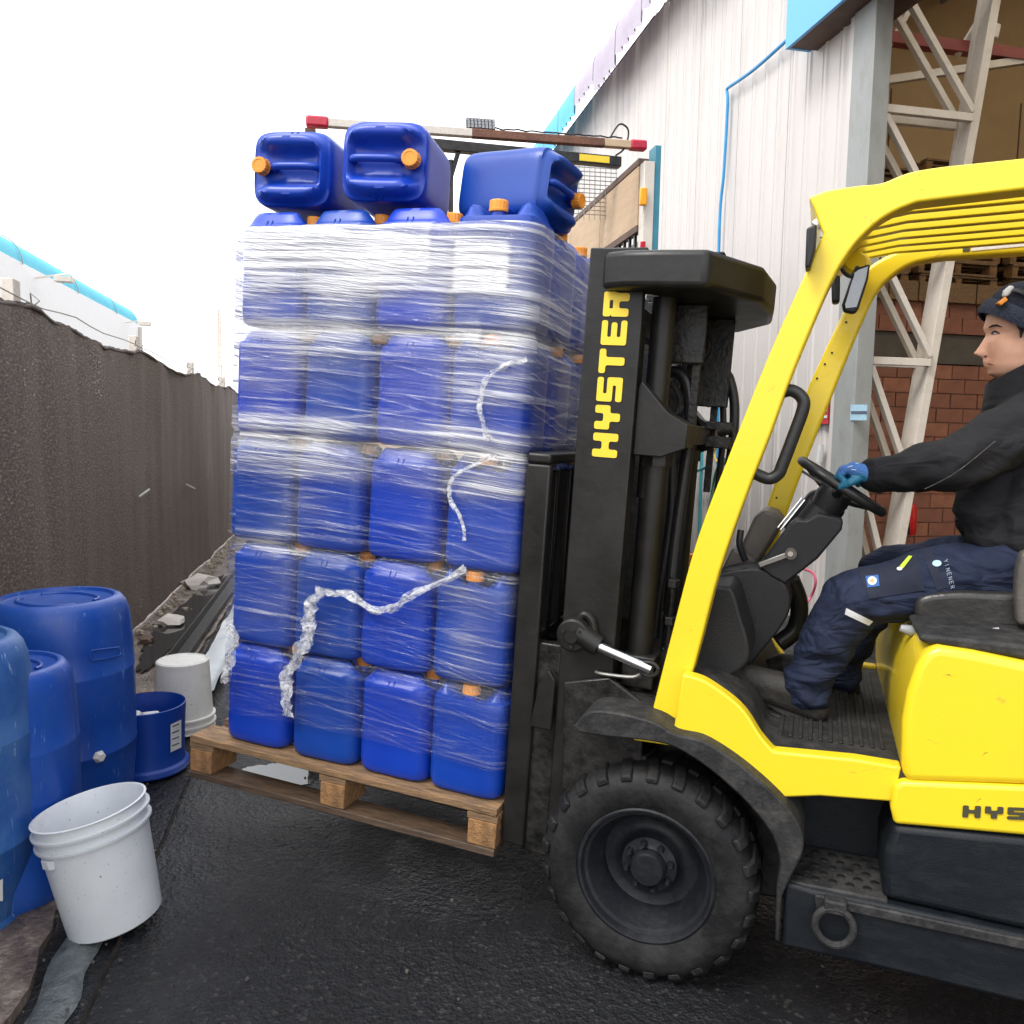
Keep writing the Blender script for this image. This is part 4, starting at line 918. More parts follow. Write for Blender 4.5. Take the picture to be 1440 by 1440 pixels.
def radial_matrix(p, c):
    z = Vector((p.x-c.x, p.y-c.y, 0)).normalized(); x = Vector((0, 0, 1)).cross(z); y = z.cross(x)
    M = Matrix((x, y, z)).transposed().to_4x4(); M.translation = p; return M
pb = on_barrel(c1_, 0.284, 139, 1064)
part('bung', MB().lathe([(0.001, 0.022), (0.015, 0.022), (0.018, 0.018), (0.024, 0.010), (0.026, -0.01)], 6, M=radial_matrix(pb, c1_)), 'bucket_grimy', b1)
part('mould_plate', MB().tube([on_barrel(c1_, 0.287, x, y) for x, y in ((126, 925), (128, 915), (150, 912), (168, 910), (171, 916), (168, 922), (150, 926), (128, 929), (126, 925))], 0.003, 6), 'barrel_blue', b1)
c2_ = ctr(15, 1296, 0.215)
barrel('barrel', c2_, 0.232, 0.80, 'barrel_blue', 'narrower blue barrel standing behind the tilted white bucket', 0.96)
c3_ = ctr(-78, 1350, 0.24)
b3 = barrel('barrel', c3_, 0.285, 0.93, 'barrel_dusty', 'pale dusty blue barrel cut by the left edge of the picture', 0.80)
part('label', MB().grid(4, 3, lambda i, j: on_barrel(c3_, 0.272, -14+i*6, 1195+j*36)), 'paper', b3)
# cut-down tub
ct = ctr(208, 1098, 0.17)
tub = thing('cut_barrel', 'cut down blue barrel used as an open tub beside the largest barrel', 'tub', ct)
part('body', MB().lathe([(0.001, 0.015), (0.16, 0.015), (0.180, 0.0), (0.186, 0.008), (0.184, 0.03), (0.170, 0.04), (0.166, 0.10), (0.176, 0.31), (0.172, 0.312), (0.162, 0.10), (0.152, 0.045), (0.001, 0.04)], 72, M=Matrix.Translation(ct)), 'can_blue', tub)
part('label', MB().grid(4, 4, lambda i, j: on_barrel(ct, 0.1765, 240+i*5.0, 1058-j*13-i*2.4)), 'paper', tub)
for q in range(4):
    part('print_line', MB().grid(3, 2, lambda i, j: on_barrel(ct, 0.1785, 242+i*5, 1050-q*9-i*2-j*2)), 'ink', tub)
bg_ = MB()
cw = ct+Vector((-0.02, -0.05, 0.05))
for q, (dx, dy, s, rr) in enumerate(((-.04, -.01, .085, .4), (.05, .04, .055, 1.2))):
    M = Matrix.Translation(cw+Vector((dx, dy, 0.17))) @ Matrix.Rotation(rr, 4, 'Z') @ Matrix.Rotation(0.6, 4, 'X')
    bg_.add([M @ Vector(p) for p in ((-s, -s*.7, -.03), (s, -s*.7, -.03), (s*1.05, s*.6, -.02), (-s, s*.7, -.03), (-s*.8, -s*.5, .05), (s*.8, -s*.6, .06), (s*.7, s*.5, .05), (-s*.7, s*.6, .06))], [(0,3,2,1),(4,5,6,7),(0,1,5,4),(1,2,6,5),(2,3,7,6),(3,0,4,7)])
tagged(part('foam_scrap', bg_, 'white_plastic', None, bevel=0.008), 'white plastic scraps lying inside the cut blue tub', 'scrap')
def bucket(label, M, r, h, mat, grp='white plastic buckets by the barrels'):
    rt = thing('bucket', label, 'bucket', M.translation, grp)
    rb_ = r*0.86
    def rad(z): return rb_+(r-rb_)*z/h
    pr = [(0.001, 0.006), (rb_*0.9, 0.006), (rb_*0.94, 0.0), (rb_, 0.006)]
    for z in (0.25, 0.5, 0.74): pr.append((rad(z*h), z*h))
    for z in (0.785, 0.885):
        pr += [(rad(z*h), z*h), (rad(z*h)+0.012, z*h+0.002), (rad(z*h)+0.013, z*h+0.010), (rad(z*h)+0.002, z*h+0.012)]
    pr += [(rad(h*0.985), h*0.985), (r+0.005, h*0.988), (r+0.006, h-0.002), (r-0.001, h), (r-0.004, h-0.004), (rad(h*.5)-0.004, h*.5), (rb_-0.004, 0.012), (0.001, 0.012)]
    part('body', MB().lathe(pr, 72, M=M), mat, rt, ang=40)
    return rt, rad
# tilted bucket: foot rests on the asphalt edge, leaning against the narrow barrel
tipd = (c2_-Vector(G(150, 1335))); tipd.z = 0
foot = G(168, 1345)
top_c = ray(132, 1150)
ax = None
footc = CAM + ray(164, 1292)*( (Vector(foot)-CAM).length*1.035 )
footc = P(163, 1290, foot.y+0.135)
topc = P(131, 1158, foot.y+0.11)
axd = (topc-footc).normalized(); hb_ = (topc-footc).length
xx = axd.orthogonal().normalized(); yy = axd.cross(xx)
Mb = Matrix((xx, yy, axd)).transposed().to_4x4(); Mb.translation = footc
bk, rad_ = bucket('white bucket standing open and tilted against the narrower blue barrel', Mb, 0.165, 0.385, 'bucket_white')
hd = MB()
p1_ = CAM+ray(73, 1213)*(footc-CAM).length*0.97
lug = Mb.inverted() @ P(86, 1217, footc.y-0.14)
ang_l = math.atan2(lug.y, lug.x)
hd.prism([Mb @ Vector((( rad_(0.70*0.385)+d)*math.cos(ang_l+t), (rad_(0.70*0.385)+d)*math.sin(ang_l+t), z)) for t, d, z in ((-0.22, 0.002, 0.262), (-0.1, 0.012, 0.262), (0.1, 0.012, 0.262), (0.22, 0.002, 0.262))], axd*0.030)
part('handle_lug', hd, 'bucket_white', bk, bevel=0.003)
ci = ctr(259, 1036, 0.15)
Mi = Matrix.Translation(ci+Vector((0, 0, 0.375))) @ Matrix.Rotation(math.pi, 4, 'X')
bucket('grimy white bucket standing upside down behind the cut blue tub', Mi, 0.155, 0.375, 'bucket_grimy')

# ------------------------------------------------------------------ truck behind the load
TA = 5.86
trk = thing('truck', 'flatbed truck with a wooden sided cage body standing behind the wrapped stack', 'truck', B(1.0, 9, 0))
def TF(n, a, z): return B(n, a, z)
zR = L(905, 205, 2.16).z; zL = 3.66
pL, pR = LA(445, 172, TA), LA(900, 205, TA)
def lerp(p, q, t): return p+(q-p)*t
cb = part('rear_crossbar', MB().beam(lerp(pL, pR, 0.46), lerp(pL, pR, 0.88), 0.055, 0.055), 'rust', trk, bevel=0.004)
part('crossbar_end', MB().beam(lerp(pL, pR, 0.88), lerp(pL, pR, 0.975), 0.053, 0.053), 'plywood', trk, bevel=0.004)
part('crossbar_end', MB().beam(lerp(pL, pR, 0.03), lerp(pL, pR, 0.46), 0.053, 0.053), 'cream_paint', trk, bevel=0.004)
part('marker_lamp', MB().beam(lerp(pL, pR, -0.03)-Vector((0,0,0.0)), lerp(pL, pR, 0.035), 0.07, 0.07), 'red_lens', trk, bevel=0.015, seg=3)
part('marker_lamp', MB().beam(lerp(pL, pR, 0.965), lerp(pL, pR, 1.02), 0.07, 0.07), 'red_lens', trk, bevel=0.015, seg=3)
part('lamp_cable', MB().tube(spline([lerp(pL, pR, 0.90)+Vector((0,0,.04)), lerp(pL, pR, 0.93)+Vector((0,0,.14)), lerp(pL, pR, 0.96)+Vector((0,0,.10)), lerp(pL, pR, 0.95)+Vector((0,0,-.02)), lerp(pL, pR, 0.92)+Vector((0,0,-.08))], 5), 0.007, 5), 'greasy_black', trk)
cbl = [lerp(pL, pR, 0.52+0.012*k)+Vector((0, 0, 0.045+0.012*NOI((k*0.5, 0, 0)))) for k in range(36)]
part('lamp_cable', MB().tube(cbl, 0.006, 5), 'greasy_black', trk)
# floodlight
fl_p = [LA(656, 165, TA), LA(696, 168, TA), LA(697, 182, TA), LA(657, 179, TA)]
fl_ = part('work_lamp', MB().prism(fl_p, AV*0.06), 'greasy_black', trk, bevel=0.003)
ins = MB(); cen = sum(fl_p, Vector())/4
for r_ in range(3):
    for q in range(8):
        s, t = (q+0.5)/8, (r_+0.5)/3; c = lerp(lerp(fl_p[0], fl_p[1], s), lerp(fl_p[3], fl_p[2], s), t)
        ins.box((-0.009, -0.008, -0.010), (0.009, 0, 0.010), lambda x, y, z: c+NV*x+AV*y+Vector((0, 0, z)))
part('led', ins, 'grey_plastic', fl_)
part('lamp_bracket', MB().beam(cen+Vector((0,0,-.03)), cen+Vector((0,0,-.09)), 0.03, 0.02), 'greasy_black', fl_)
# second bar with a yellow mark, 0.5 m further in
TB = TA+0.55
q0, q1 = LA(560, 199, TB), LA(872, 229, TB)
part('front_bar', MB().beam(q0, q1, 0.075, 0.075), 'greasy_black', trk, bevel=0.004)
part('yellow_mark', MB().beam(LA(815, 221, TB-0.042), LA(857, 225, TB-0.042), 0.006, 0.05, up=(0, 0, 1)), 'yellow_print', trk)
part('brace', MB().beam(LA(645, 212, TB), LA(630, 262, TB), 0.035, 0.035), 'greasy_black', trk)
part('brace', MB().beam(LA(634, 225, TB), LA(634, 300, TB), 0.03, 0.03), 'greasy_black', trk)
wm = MB()
for k in range(12):
    y0 = 236+k*6.0; wm.beam(LA(790, y0-3, TB+0.3), LA(868, y0+2, TB+0.3), 0.006, 0.006)
for k in range(11):
    x0 = 792+k*7.5; wm.beam(LA(x0, 230, TB+0.3), LA(x0-1, 310, TB+0.3), 0.005, 0.005)
part('wire_mesh', wm, 'steel', trk)
# right side: post, rail, plywood boards, bars
post_t, post_b = L(914, 205, 2.20), L(906, 350, 2.20)
part('rear_post', MB().box((2.16, TA-0.02, 0.9), (2.24, TA+0.07, 3.60), TF), 'cream_paint', trk, bevel=0.004)
part('post_edge', MB().box((2.242, TA-0.01, 0.9), (2.29, TA+0.12, 3.72), TF), 'truck_blue', trk, bevel=0.004)
part('amber_reflector', MB().prism([LA(899, 265, TA-0.03), LA(909, 265, TA-0.03), LA(908, 290, TA-0.03), LA(898, 290, TA-0.03)], AV*-0.03), 'amber_lens', trk, bevel=0.008)
part('red_reflector', MB().prism([LA(900, 340, TA-0.03), LA(907, 340, TA-0.03), LA(906, 352, TA-0.03), LA(899, 352, TA-0.03)], AV*-0.02), 'red_lens', trk, bevel=0.004)
z_top, z_mid = 3.60, 3.17
part('top_rail', MB().box((2.15, TA+0.08, z_top), (2.23, 11.4, z_top+0.05), TF), 'dark_wood', trk, bevel=0.004)
for k in range(6):
    a0 = TA+0.09+k*0.92
    part('plywood_board', MB().box((2.155, a0, z_mid), (2.18, a0+0.905, z_top-0.003), TF), 'plywood', trk, bevel=0.003)
    part('plywood_board', MB().box((-0.24, a0, z_mid), (-0.215, a0+0.905, z_top-0.003), TF), 'plywood', trk, bevel=0.003)
part('mid_rail', MB().box((2.15, TA+0.08, z_mid-0.05), (2.20, 11.4, z_mid-0.003), TF), 'dark_wood', trk)
part('lower_rail', MB().box((2.15, TA+0.08, 2.0), (2.20, 11.4, 2.05), TF), 'dark_wood', trk)
for k in range(44):
    a0 = TA+0.16+k*0.12; part('side_bar', MB().box((2.165, a0, 2.05), (2.185, a0+0.025, z_mid-0.052), TF), 'greasy_black', trk)
for k in range(9):
    part('blue_panel', MB().box((2.21, TA+0.13+k*0.6, 1.0), (2.225, TA+0.72+k*0.6, 3.08), TF), 'truck_blue' if k % 2 else 'wall_white', trk)
part('left_post', MB().box((-0.24, TA-0.02, 0.9), (-0.17, TA+0.06, 3.58), TF), 'cream_paint', trk)
part('left_rail', MB().box((-0.24, TA+0.08, z_top), (-0.17, 11.4, z_top+0.05), TF), 'dark_wood', trk)
part('headboard', MB().box((-0.2, 11.4, 1.1), (2.2, 11.46, 2.9), TF), 'plywood', trk)
part('bed', MB().box((-0.25, TA, 0.95), (2.25, 11.5, 1.10), TF), 'dark_wood', trk, bevel=0.005)
part('chassis', MB().box((0.55, TA+0.2, 0.62), (0.75, 13.4, 0.94), TF).box((1.25, TA+0.2, 0.62), (1.45, 13.4, 0.94), TF), 'greasy_black', trk)
part('bumper', MB().box((-0.2, TA-0.06, 0.55), (2.2, TA, 0.68), TF), 'skirt_black', trk, bevel=0.01)
for n_s in (0.05, 1.75): part('tail_lamp', MB().box((n_s, TA-0.03, 0.75), (n_s+0.28, TA-0.001, 0.88), TF), 'red_lens', trk, bevel=0.01)
cabp = [(11.7, 0.6), (13.6, 0.6), (13.65, 1.4), (13.45, 2.35), (13.1, 2.5), (11.9, 2.5), (11.7, 2.35)]
part('cab', MB().prism([B(-0.05, a, z) for a, z in cabp], NV*2.1), 'chalk_white', trk, bevel=0.05, seg=3)
for a in (7.6, 8.8, 12.9):
    for n_s in (0.0, 1.75):
        M = Matrix((Vector((0,0,1)), AV, NV)).transposed().to_4x4(); M.translation = B(n_s, a, 0.47)
        part('wheel', MB().lathe([(0.2, 0.02), (0.27, 0.0), (0.43, 0.0), (0.47, 0.04), (0.47, 0.22), (0.43, 0.26), (0.27, 0.26), (0.2, 0.24), (0.001, 0.2)], 32, M=M), 'tyre', trk)

# ------------------------------------------------------------------ forklift
FL = thing('forklift', 'yellow forklift truck with a black mast lifting the wrapped blue cans', 'forklift', (0.6, 0.55, 0))
VN, VF = 0.02, 1.08                     # near and far side of the body
def poly(pts, v): return [P(x, y, v) for x, y in pts]
def slab(name, pts, v0, v1, mat, bevel=0.004, seg=2, parent=None, ang=35, vp=None, label=None):
    """side outline measured in the plane v=vp, extruded across the truck from v0 to v1"""
    ps = poly(pts, v0 if vp is None else vp)
    ps = [Vector((p.x, v0, p.z)) for p in ps]
    return part(name, MB().prism(ps, (0, v1-v0, 0)), mat, parent or FL, bevel, ang, seg, label)
def curve2(pts, n=6):
    s = spline([(x, y, 0) for x, y in pts], n); return [(p.x, p.y) for p in s]

# yellow cowl side and sill
cowl_top = curve2([(960, 948), (985, 955), (1006, 967), (1032, 986), (1051, 1006), (1070, 1036), (1088, 1057)], 4) + [(1129, 1061), (1202, 1068), (1268, 1079)]
cowl_bot = [(1256, 1128), (1153, 1120), (1102, 1122)] + curve2([(1102, 1122), (1080, 1105), (1051, 1081), (1017, 1057), (983, 1038), (946, 1031)], 3)
slab('side_panel', cowl_top+cowl_bot[:2]+cowl_bot[3:], VN, VN+0.05, 'yellow_paint', 0.006, vp=VN)
far = [Vector((p.x, VF-0.05, p.z)) for p in poly(cowl_top+cowl_bot[:2]+cowl_bot[3:], VN)]
part('side_panel', MB().prism(far, (0, 0.05, 0)), 'yellow_paint', FL, 0.006)
# mudguard
mg_out = curve2([(806, 1022), (828, 1001), (870, 1003), (920, 1016), (950, 1033), (985, 1041), (1019, 1060), (1053, 1085), (1090, 1118), (1118, 1150), (1130, 1180), (1126, 1206), (1113, 1232)], 4) + [(1100, 1260), (1096, 1325)]
mg_in = [(1090, 1324)] + curve2([(1092, 1245), (1097, 1215), (1086, 1176), (1060, 1140), (1025, 1105), (985, 1073), (945, 1050), (900, 1041), (850, 1036), (812, 1030)], 4)
slab('mudguard', mg_out+mg_in, -0.035, 0.27, 'dusty_rubber', 0.006, vp=-0.035)
# floor: mat, toe board, ribs
zf = P(1200, 1072, 0.05).z
u_f0, u_f1 = P(1088, 1060, 0.05).x, 0.66
flp = [(u_f1, zf), (u_f0+0.02, zf), (u_f0-0.03, zf+0.015), (P(1055, 1010, .05).x, P(1055, 1010, .05).z), (P(1020, 975, .05).x, P(1020, 975, .05).z), (P(965, 950, .05).x, P(965, 950, .05).z)]
def thick(pl, d): return pl + [(x, z-d) for x, z in reversed(pl)]
sm_f = [(p.x, p.y) for p in spline([(x, z, 0) for x, z in flp[1:]], 5)]
sm_f = [flp[0]]+sm_f
part('floor_mat', MB().prism([Vector((x, VN+0.004, z)) for x, z in thick([(x, z+0.006) for x, z in sm_f], 0.03)], (0, VF-VN-0.008, 0)), 'dusty_rubber', FL, 0.004)
for k in range(11):
    u = 0.335+k*0.027; part('mat_rib', MB().box((u, 0.16, zf+0.0062), (u+0.010, 0.95, zf+0.013)), 'dusty_rubber', FL, 0.002)
part('floor_plate', MB().box((0.3, 0.08, zf-0.08), (0.66, 1.02, zf-0.03)), 'skirt_black', FL)
# step well, step plate with holes
part('step_back', MB().box((0.36, 0.22, 0.40), (0.66, 0.24, zf-0.035)), 'skirt_black', FL)
zs_ = P(1110, 1236, 0.0).z
stp = part('step_plate', MB().box((0.375, -0.01, zs_-0.02), (0.63, 0.218, zs_)), 'dusty_rubber', FL, 0.006)
for r_ in range(5):
    for q in range(5):
        u = 0.41+q*0.043+(0.021 if r_ % 2 else 0); v = 0.03+r_*0.038
        part('step_hole', MB().lathe([(0.001, 0.0012), (0.0115, 0.0012), (0.013, 0.0003), (0.013, 0.0)], 10, M=Matrix.Translation((u, v, zs_))), 'greasy_black', stp)
# lower skirt with raised lip
sk = [(1104, 1240), (1143, 1252), (1240, 1272), (1600, 1352), (1600, 1448), (1440, 1412), (1250, 1366), (1098, 1331)]
slab('lower_skirt', sk, -0.02, 0.22, 'skirt_black', 0.012, 3, vp=-0.02)
slab('skirt_lip', [(1146, 1254), (1600, 1350), (1600, 1366), (1146, 1268)], -0.032, -0.0205, 'dusty_rubber', 0.004, vp=-0.015)
slab('skirt_lip', [(1146, 1254), (1157, 1256), (1157, 1284), (1148, 1282)], -0.0325, -0.021, 'dusty_rubber', 0.004, vp=-0.015)
# battery/engine side panel above it, stepped in
slab('side_cover', [(1240, 1264), (1243, 1200), (1257, 1160), (1620, 1196), (1620, 1350)], 0.0, VF, 'skirt_black', 0.02, 3, vp=0.0)
# tow ring
rp = P(1173, 1302, -0.045); rm = MB()
ringp = [rp+Vector((0.047*math.cos(t), -0.004, -0.050*math.sin(t))) for t in [2*math.pi*k/24 for k in range(25)]]
rg_o = part('tow_ring', rm.tube(ringp, 0.010, 10, cap=False), 'dusty_rubber', FL)
part('ring_clamp', MB().box((rp.x-0.028, -0.058, rp.z+0.035), (rp.x+0.028, -0.0205, rp.z+0.072)), 'dusty_rubber', FL, 0.006)
# hood
hood = [(1269, 1092), (1267, 1060), (1268, 1010), (1275, 970), (1287, 935), (1300, 914), (1318, 907), (1370, 915), (1440, 930), (1640, 960), (1640, 1110), (1440, 1101), (1281, 1096)]
slab('hood', hood, 0.0, VF-0.0, 'yellow_paint', 0.05, 6, vp=0.02, ang=60)
hl = [(1257, 1160), (1252, 1135), (1257, 1106), (1268, 1099), (1440, 1106), (1640, 1116), (1640, 1192), (1440, 1176), (1272, 1161)]
slab('hood_lower', hl, -0.004, VF, 'yellow_paint', 0.016, 4, vp=-0.004, ang=60)
slab('hood_seam', [(1275, 1094), (1440, 1100), (1640, 1112), (1640, 1118), (1440, 1108), (1276, 1102)], 0.025, VF-0.025, 'greasy_black', 0, vp=0.02)
LET = dict(H=[(0,0),(.33,0),(.33,.36),(.67,.36),(.67,0),(1,0),(1,1),(.67,1),(.67,.64),(.33,.64),(.33,1),(0,1)],
    Y=[(0,1),(0,.40),(.34,.40),(.34,0),(.68,0),(.68,.4),(1,.4),(1,1),(.67,1),(.67,.66),(.33,.66),(.33,1)],
    S=[(0,0),(1,0),(1,.61),(.33,.61),(.33,.75),(1,.75),(1,1),(0,1),(0,.38),(.67,.38),(.67,.25),(0,.25)],
    T=[(.335,0),(.665,0),(.665,.74),(1,.74),(1,1),(0,1),(0,.74),(.335,.74)],
    E=[(0,0),(1,0),(1,.24),(.33,.24),(.33,.385),(.92,.385),(.92,.615),(.33,.615),(.33,.76),(1,.76),(1,1),(0,1)],
    R=[(0,0),(.33,0),(.33,.38),(.62,.38),(.62,0),(.95,0),(.95,.45),(1,.56),(1,1),(0,1),(0,.691),(.33,.691),(.33,.76),(.67,.76),(.67,.62),(.33,.62),(.33,.689),(0,.689)])
def round2(pts, r=0.10, n=4):
    out = []; m_ = len(pts)
    for i in range(m_):
        p0, p, p1 = Vector(pts[i-1]).to_2d(), Vector(pts[i]).to_2d(), Vector(pts[(i+1) % m_]).to_2d()
        a, b = (p0-p), (p1-p); rr = min(r, a.length*0.45, b.length*0.45)
        if rr < 0.012: out.append((p.x, p.y)); continue
        a, b = p+a.normalized()*rr, p+b.normalized()*rr
        for k in range(n+1):
            t = k/n; q = a*(1-t)**2+p*(2*t*(1-t))+b*t*t; out.append((q.x, q.y))
    return out
def lettering(name, word, org, xd, yd, nrm, w, h, gap, mat, parent, th=0.0015):
    x = 0
    for ch in word:
        pts = [Vector(org)+xd*(x+w*a)+yd*(h*b) for a, b in round2(LET[ch])]
        part(name, MB().prism(pts, nrm*th), mat, parent); x += w+gap
ho = P(1353, 1149, -0.006); h2 = P(1353, 1130, -0.006)
lettering('letter', 'HYSTER', ho, (P(1440, 1153, -0.006)-ho).normalized(), Vector((0, 0, 1)), Vector((0, -1, 0)), 0.040, 0.031, 0.009, 'dark_print', FL)
# counterweight and rear wheel outside the picture
part('counterweight', MB().prism([Vector((x, 0.0, z)) for x, z in ((1.35, 0.30), (1.35, 0.62), (1.36, 1.12), (1.9, 1.14), (2.12, 1.0), (2.16, 0.5), (2.05, 0.32), (1.62, 0.32), (1.5, 0.5), (1.4, 0.5))], (0, VF, 0)), 'yellow_paint', FL, 0.05, seg=4)
# overhead guard
gl_out = curve2([(911, 1024), (945, 890), (980, 760), (1030, 628), (1080, 502), (1123, 405), (1150, 346)], 4)[:-1] + [(1158, 328), (1150, 309), (1144, 292), (1137, 277)] + curve2([(1137, 277), (1162, 268), (1205, 261), (1240, 257), (1276, 243), (1318, 235), (1373, 229), (1440, 222)], 4)[1:] + [(1700, 196)]
gl_in = [(1700, 237), (1440, 266), (1330, 279)] + curve2([(1290, 284), (1262, 295), (1238, 309), (1215, 329), (1194, 354), (1170, 394), (1135, 475), (1108, 542), (1083, 611), (1050, 695), (1012, 803), (985, 905), (951, 1029)], 4)
VG0, VG1 = 0.075, 0.155
slab('guard_frame', gl_out+gl_in, VG0, VG1, 'yellow_paint', 0.014, 4, vp=VG0, ang=50)
fr_out = [(985, 975), (1077, 714), (1138, 540)] + curve2([(1184, 442), (1200, 402), (1226, 372), (1270, 350), (1330, 335), (1440, 322)], 4) + [(1700, 296)]
fr_in = [(1700, 327), (1440, 355)] + curve2([(1332, 362), (1290, 369), (1262, 383), (1236, 408), (1218, 442), (1172, 553), (1105, 727), (1025, 975)], 4)
slab('guard_frame', fr_out+fr_in, VF-0.155, VF-0.075, 'yellow_paint', 0.012, 4, vp=VF-0.155, ang=50)
for k, (x, y) in enumerate(((1190, 453), (1170, 496), (1160, 512), (1149, 532), (1136, 565), (1092, 700))):
    pz = P(x, y, VF-0.157); part('rivet', MB().tube([pz, pz+Vector((0, -0.002, 0))], [0.004, 0.003], 8), 'greasy_black', FL)
fu = P(925, 1030, 0.07)
part('frame_foot', MB().box((fu.x-0.055, -0.01, fu.z-0.004), (fu.x+0.05, 0.17, fu.z+0.010)), 'yellow_paint', FL, 0.004)
# front crossbeam of the guard: follows the curve of the front edge
cbp = poly([(1137, 277), (1150, 309), (1160, 329), (1175, 326), (1205, 290), (1235, 262)], VG0)
part('guard_front', MB().prism([Vector((p.x, VG1+0.001, p.z)) for p in cbp], (0, VF-0.31, 0)), 'yellow_paint', FL, 0.01, seg=3)
for k in range(7):
    v0 = 0.195+k*0.104
    pts = [(0.40, 2.222), (0.48, 2.248), (0.60, 2.266), (1.84, 2.30), (1.84, 2.266), (0.61, 2.232), (0.49, 2.213), (0.42, 2.190)]
    part('guard_bar', MB().prism([Vector((x, v0, z-0.002)) for x, z in pts], (0, 0.030, 0)), 'yellow_paint', FL, 0.003)
if False: part('guard_visor', MB().prism([Vector((x, VG1+0.001, z)) for x, z in ((0.36, 2.238), (0.46, 2.262), (0.60, 2.275), (0.60, 2.268), (0.46, 2.253), (0.36, 2.228))], (0, VF-0.312, 0)), 'yellow_paint', FL, 0)
slab('guard_label', [(1366, 347), (1500, 335), (1500, 341), (1366, 353)], VF-0.1585, VF-0.1562, 'cream_paint', 0, vp=VF-0.158)
slab('guard_label', [(1354, 348), (1364, 347), (1364, 353), (1354, 354)], VF-0.1585, VF-0.1562, 'dark_print', 0, vp=VF-0.158)
for v0 in (VG0, VF-0.155): part('rear_pillar', MB().beam((1.95, v0+0.04, 1.1), (1.86, v0+0.04, 2.27), 0.08, 0.09), 'yellow_paint', FL, 0.01)
part('guard_rear', MB().box((1.85, VG0, 2.24), (1.93, VF-VG0, 2.30)), 'yellow_paint', FL, 0.01)
# round bezel under the roof, work lamps, mirror
bz = P(1203, 372, 0.6)
part('bezel', MB().lathe([(0.001, 0.02), (0.03, 0.02), (0.045, 0.0), (0.03, -0.012), (0.001, -0.012)], 24, M=Matrix.Translation(bz) @ Matrix.Rotation(R(70), 4, 'X')), 'yellow_paint', FL)
def lampbox(name, pts, v, d, mat, lab=None): return slab(name, pts, v, v+d, mat, 0.008, 3, vp=v, label=lab)
lampbox('side_lamp', [(1134, 320), (1149, 314), (1146, 352), (1139, 376), (1132, 376)], 0.02, 0.10, 'dash_black')
part('lamp_arm', MB().tube(spline([P(1146, 318, 0.1), P(1155, 312, 0.1), P(1162, 322, 0.1), P(1160, 335, 0.1)], 4), 0.014, 10), 'white_plastic', FL)
lampbox('side_lamp', [(1169, 388), (1182, 386), (1181, 424), (1170, 425)], 0.30, 0.06, 'dash_black')
mm = [(1206, 376), (1224, 370), (1221, 392), (1207, 436), (1200, 441), (1186, 438), (1184, 428), (1200, 380)]
mo = lampbox('mirror', mm, 0.20, 0.03, 'dash_black')
slab('mirror_face', [(1207, 379), (1221, 374), (1218, 392), (1205, 432), (1189, 434), (1188, 428), (1202, 383)], 0.196, 0.1995, 'mirror_glass', 0.001, vp=0.196, parent=mo)
part('mirror_arm', MB().tube(spline([P(1182, 372, 0.16), P(1188, 384, 0.17), P(1198, 388, 0.2), P(1206, 376, 0.22)], 4), 0.006, 8), 'greasy_black', mo)
# grab bar on the near pillar
part('grab_bar', MB().tube(spline([P(1102, 551, 0.13), P(1113, 549, 0.13), P(1126, 557, 0.13), P(1130, 572, 0.13), P(1117, 610, 0.13), P(1101, 652, 0.13), P(1094, 667, 0.13), P(1080, 673, 0.13), P(1058, 664, 0.13)], 6), 0.017, 16), 'rubber_hose', FL, ang=60)

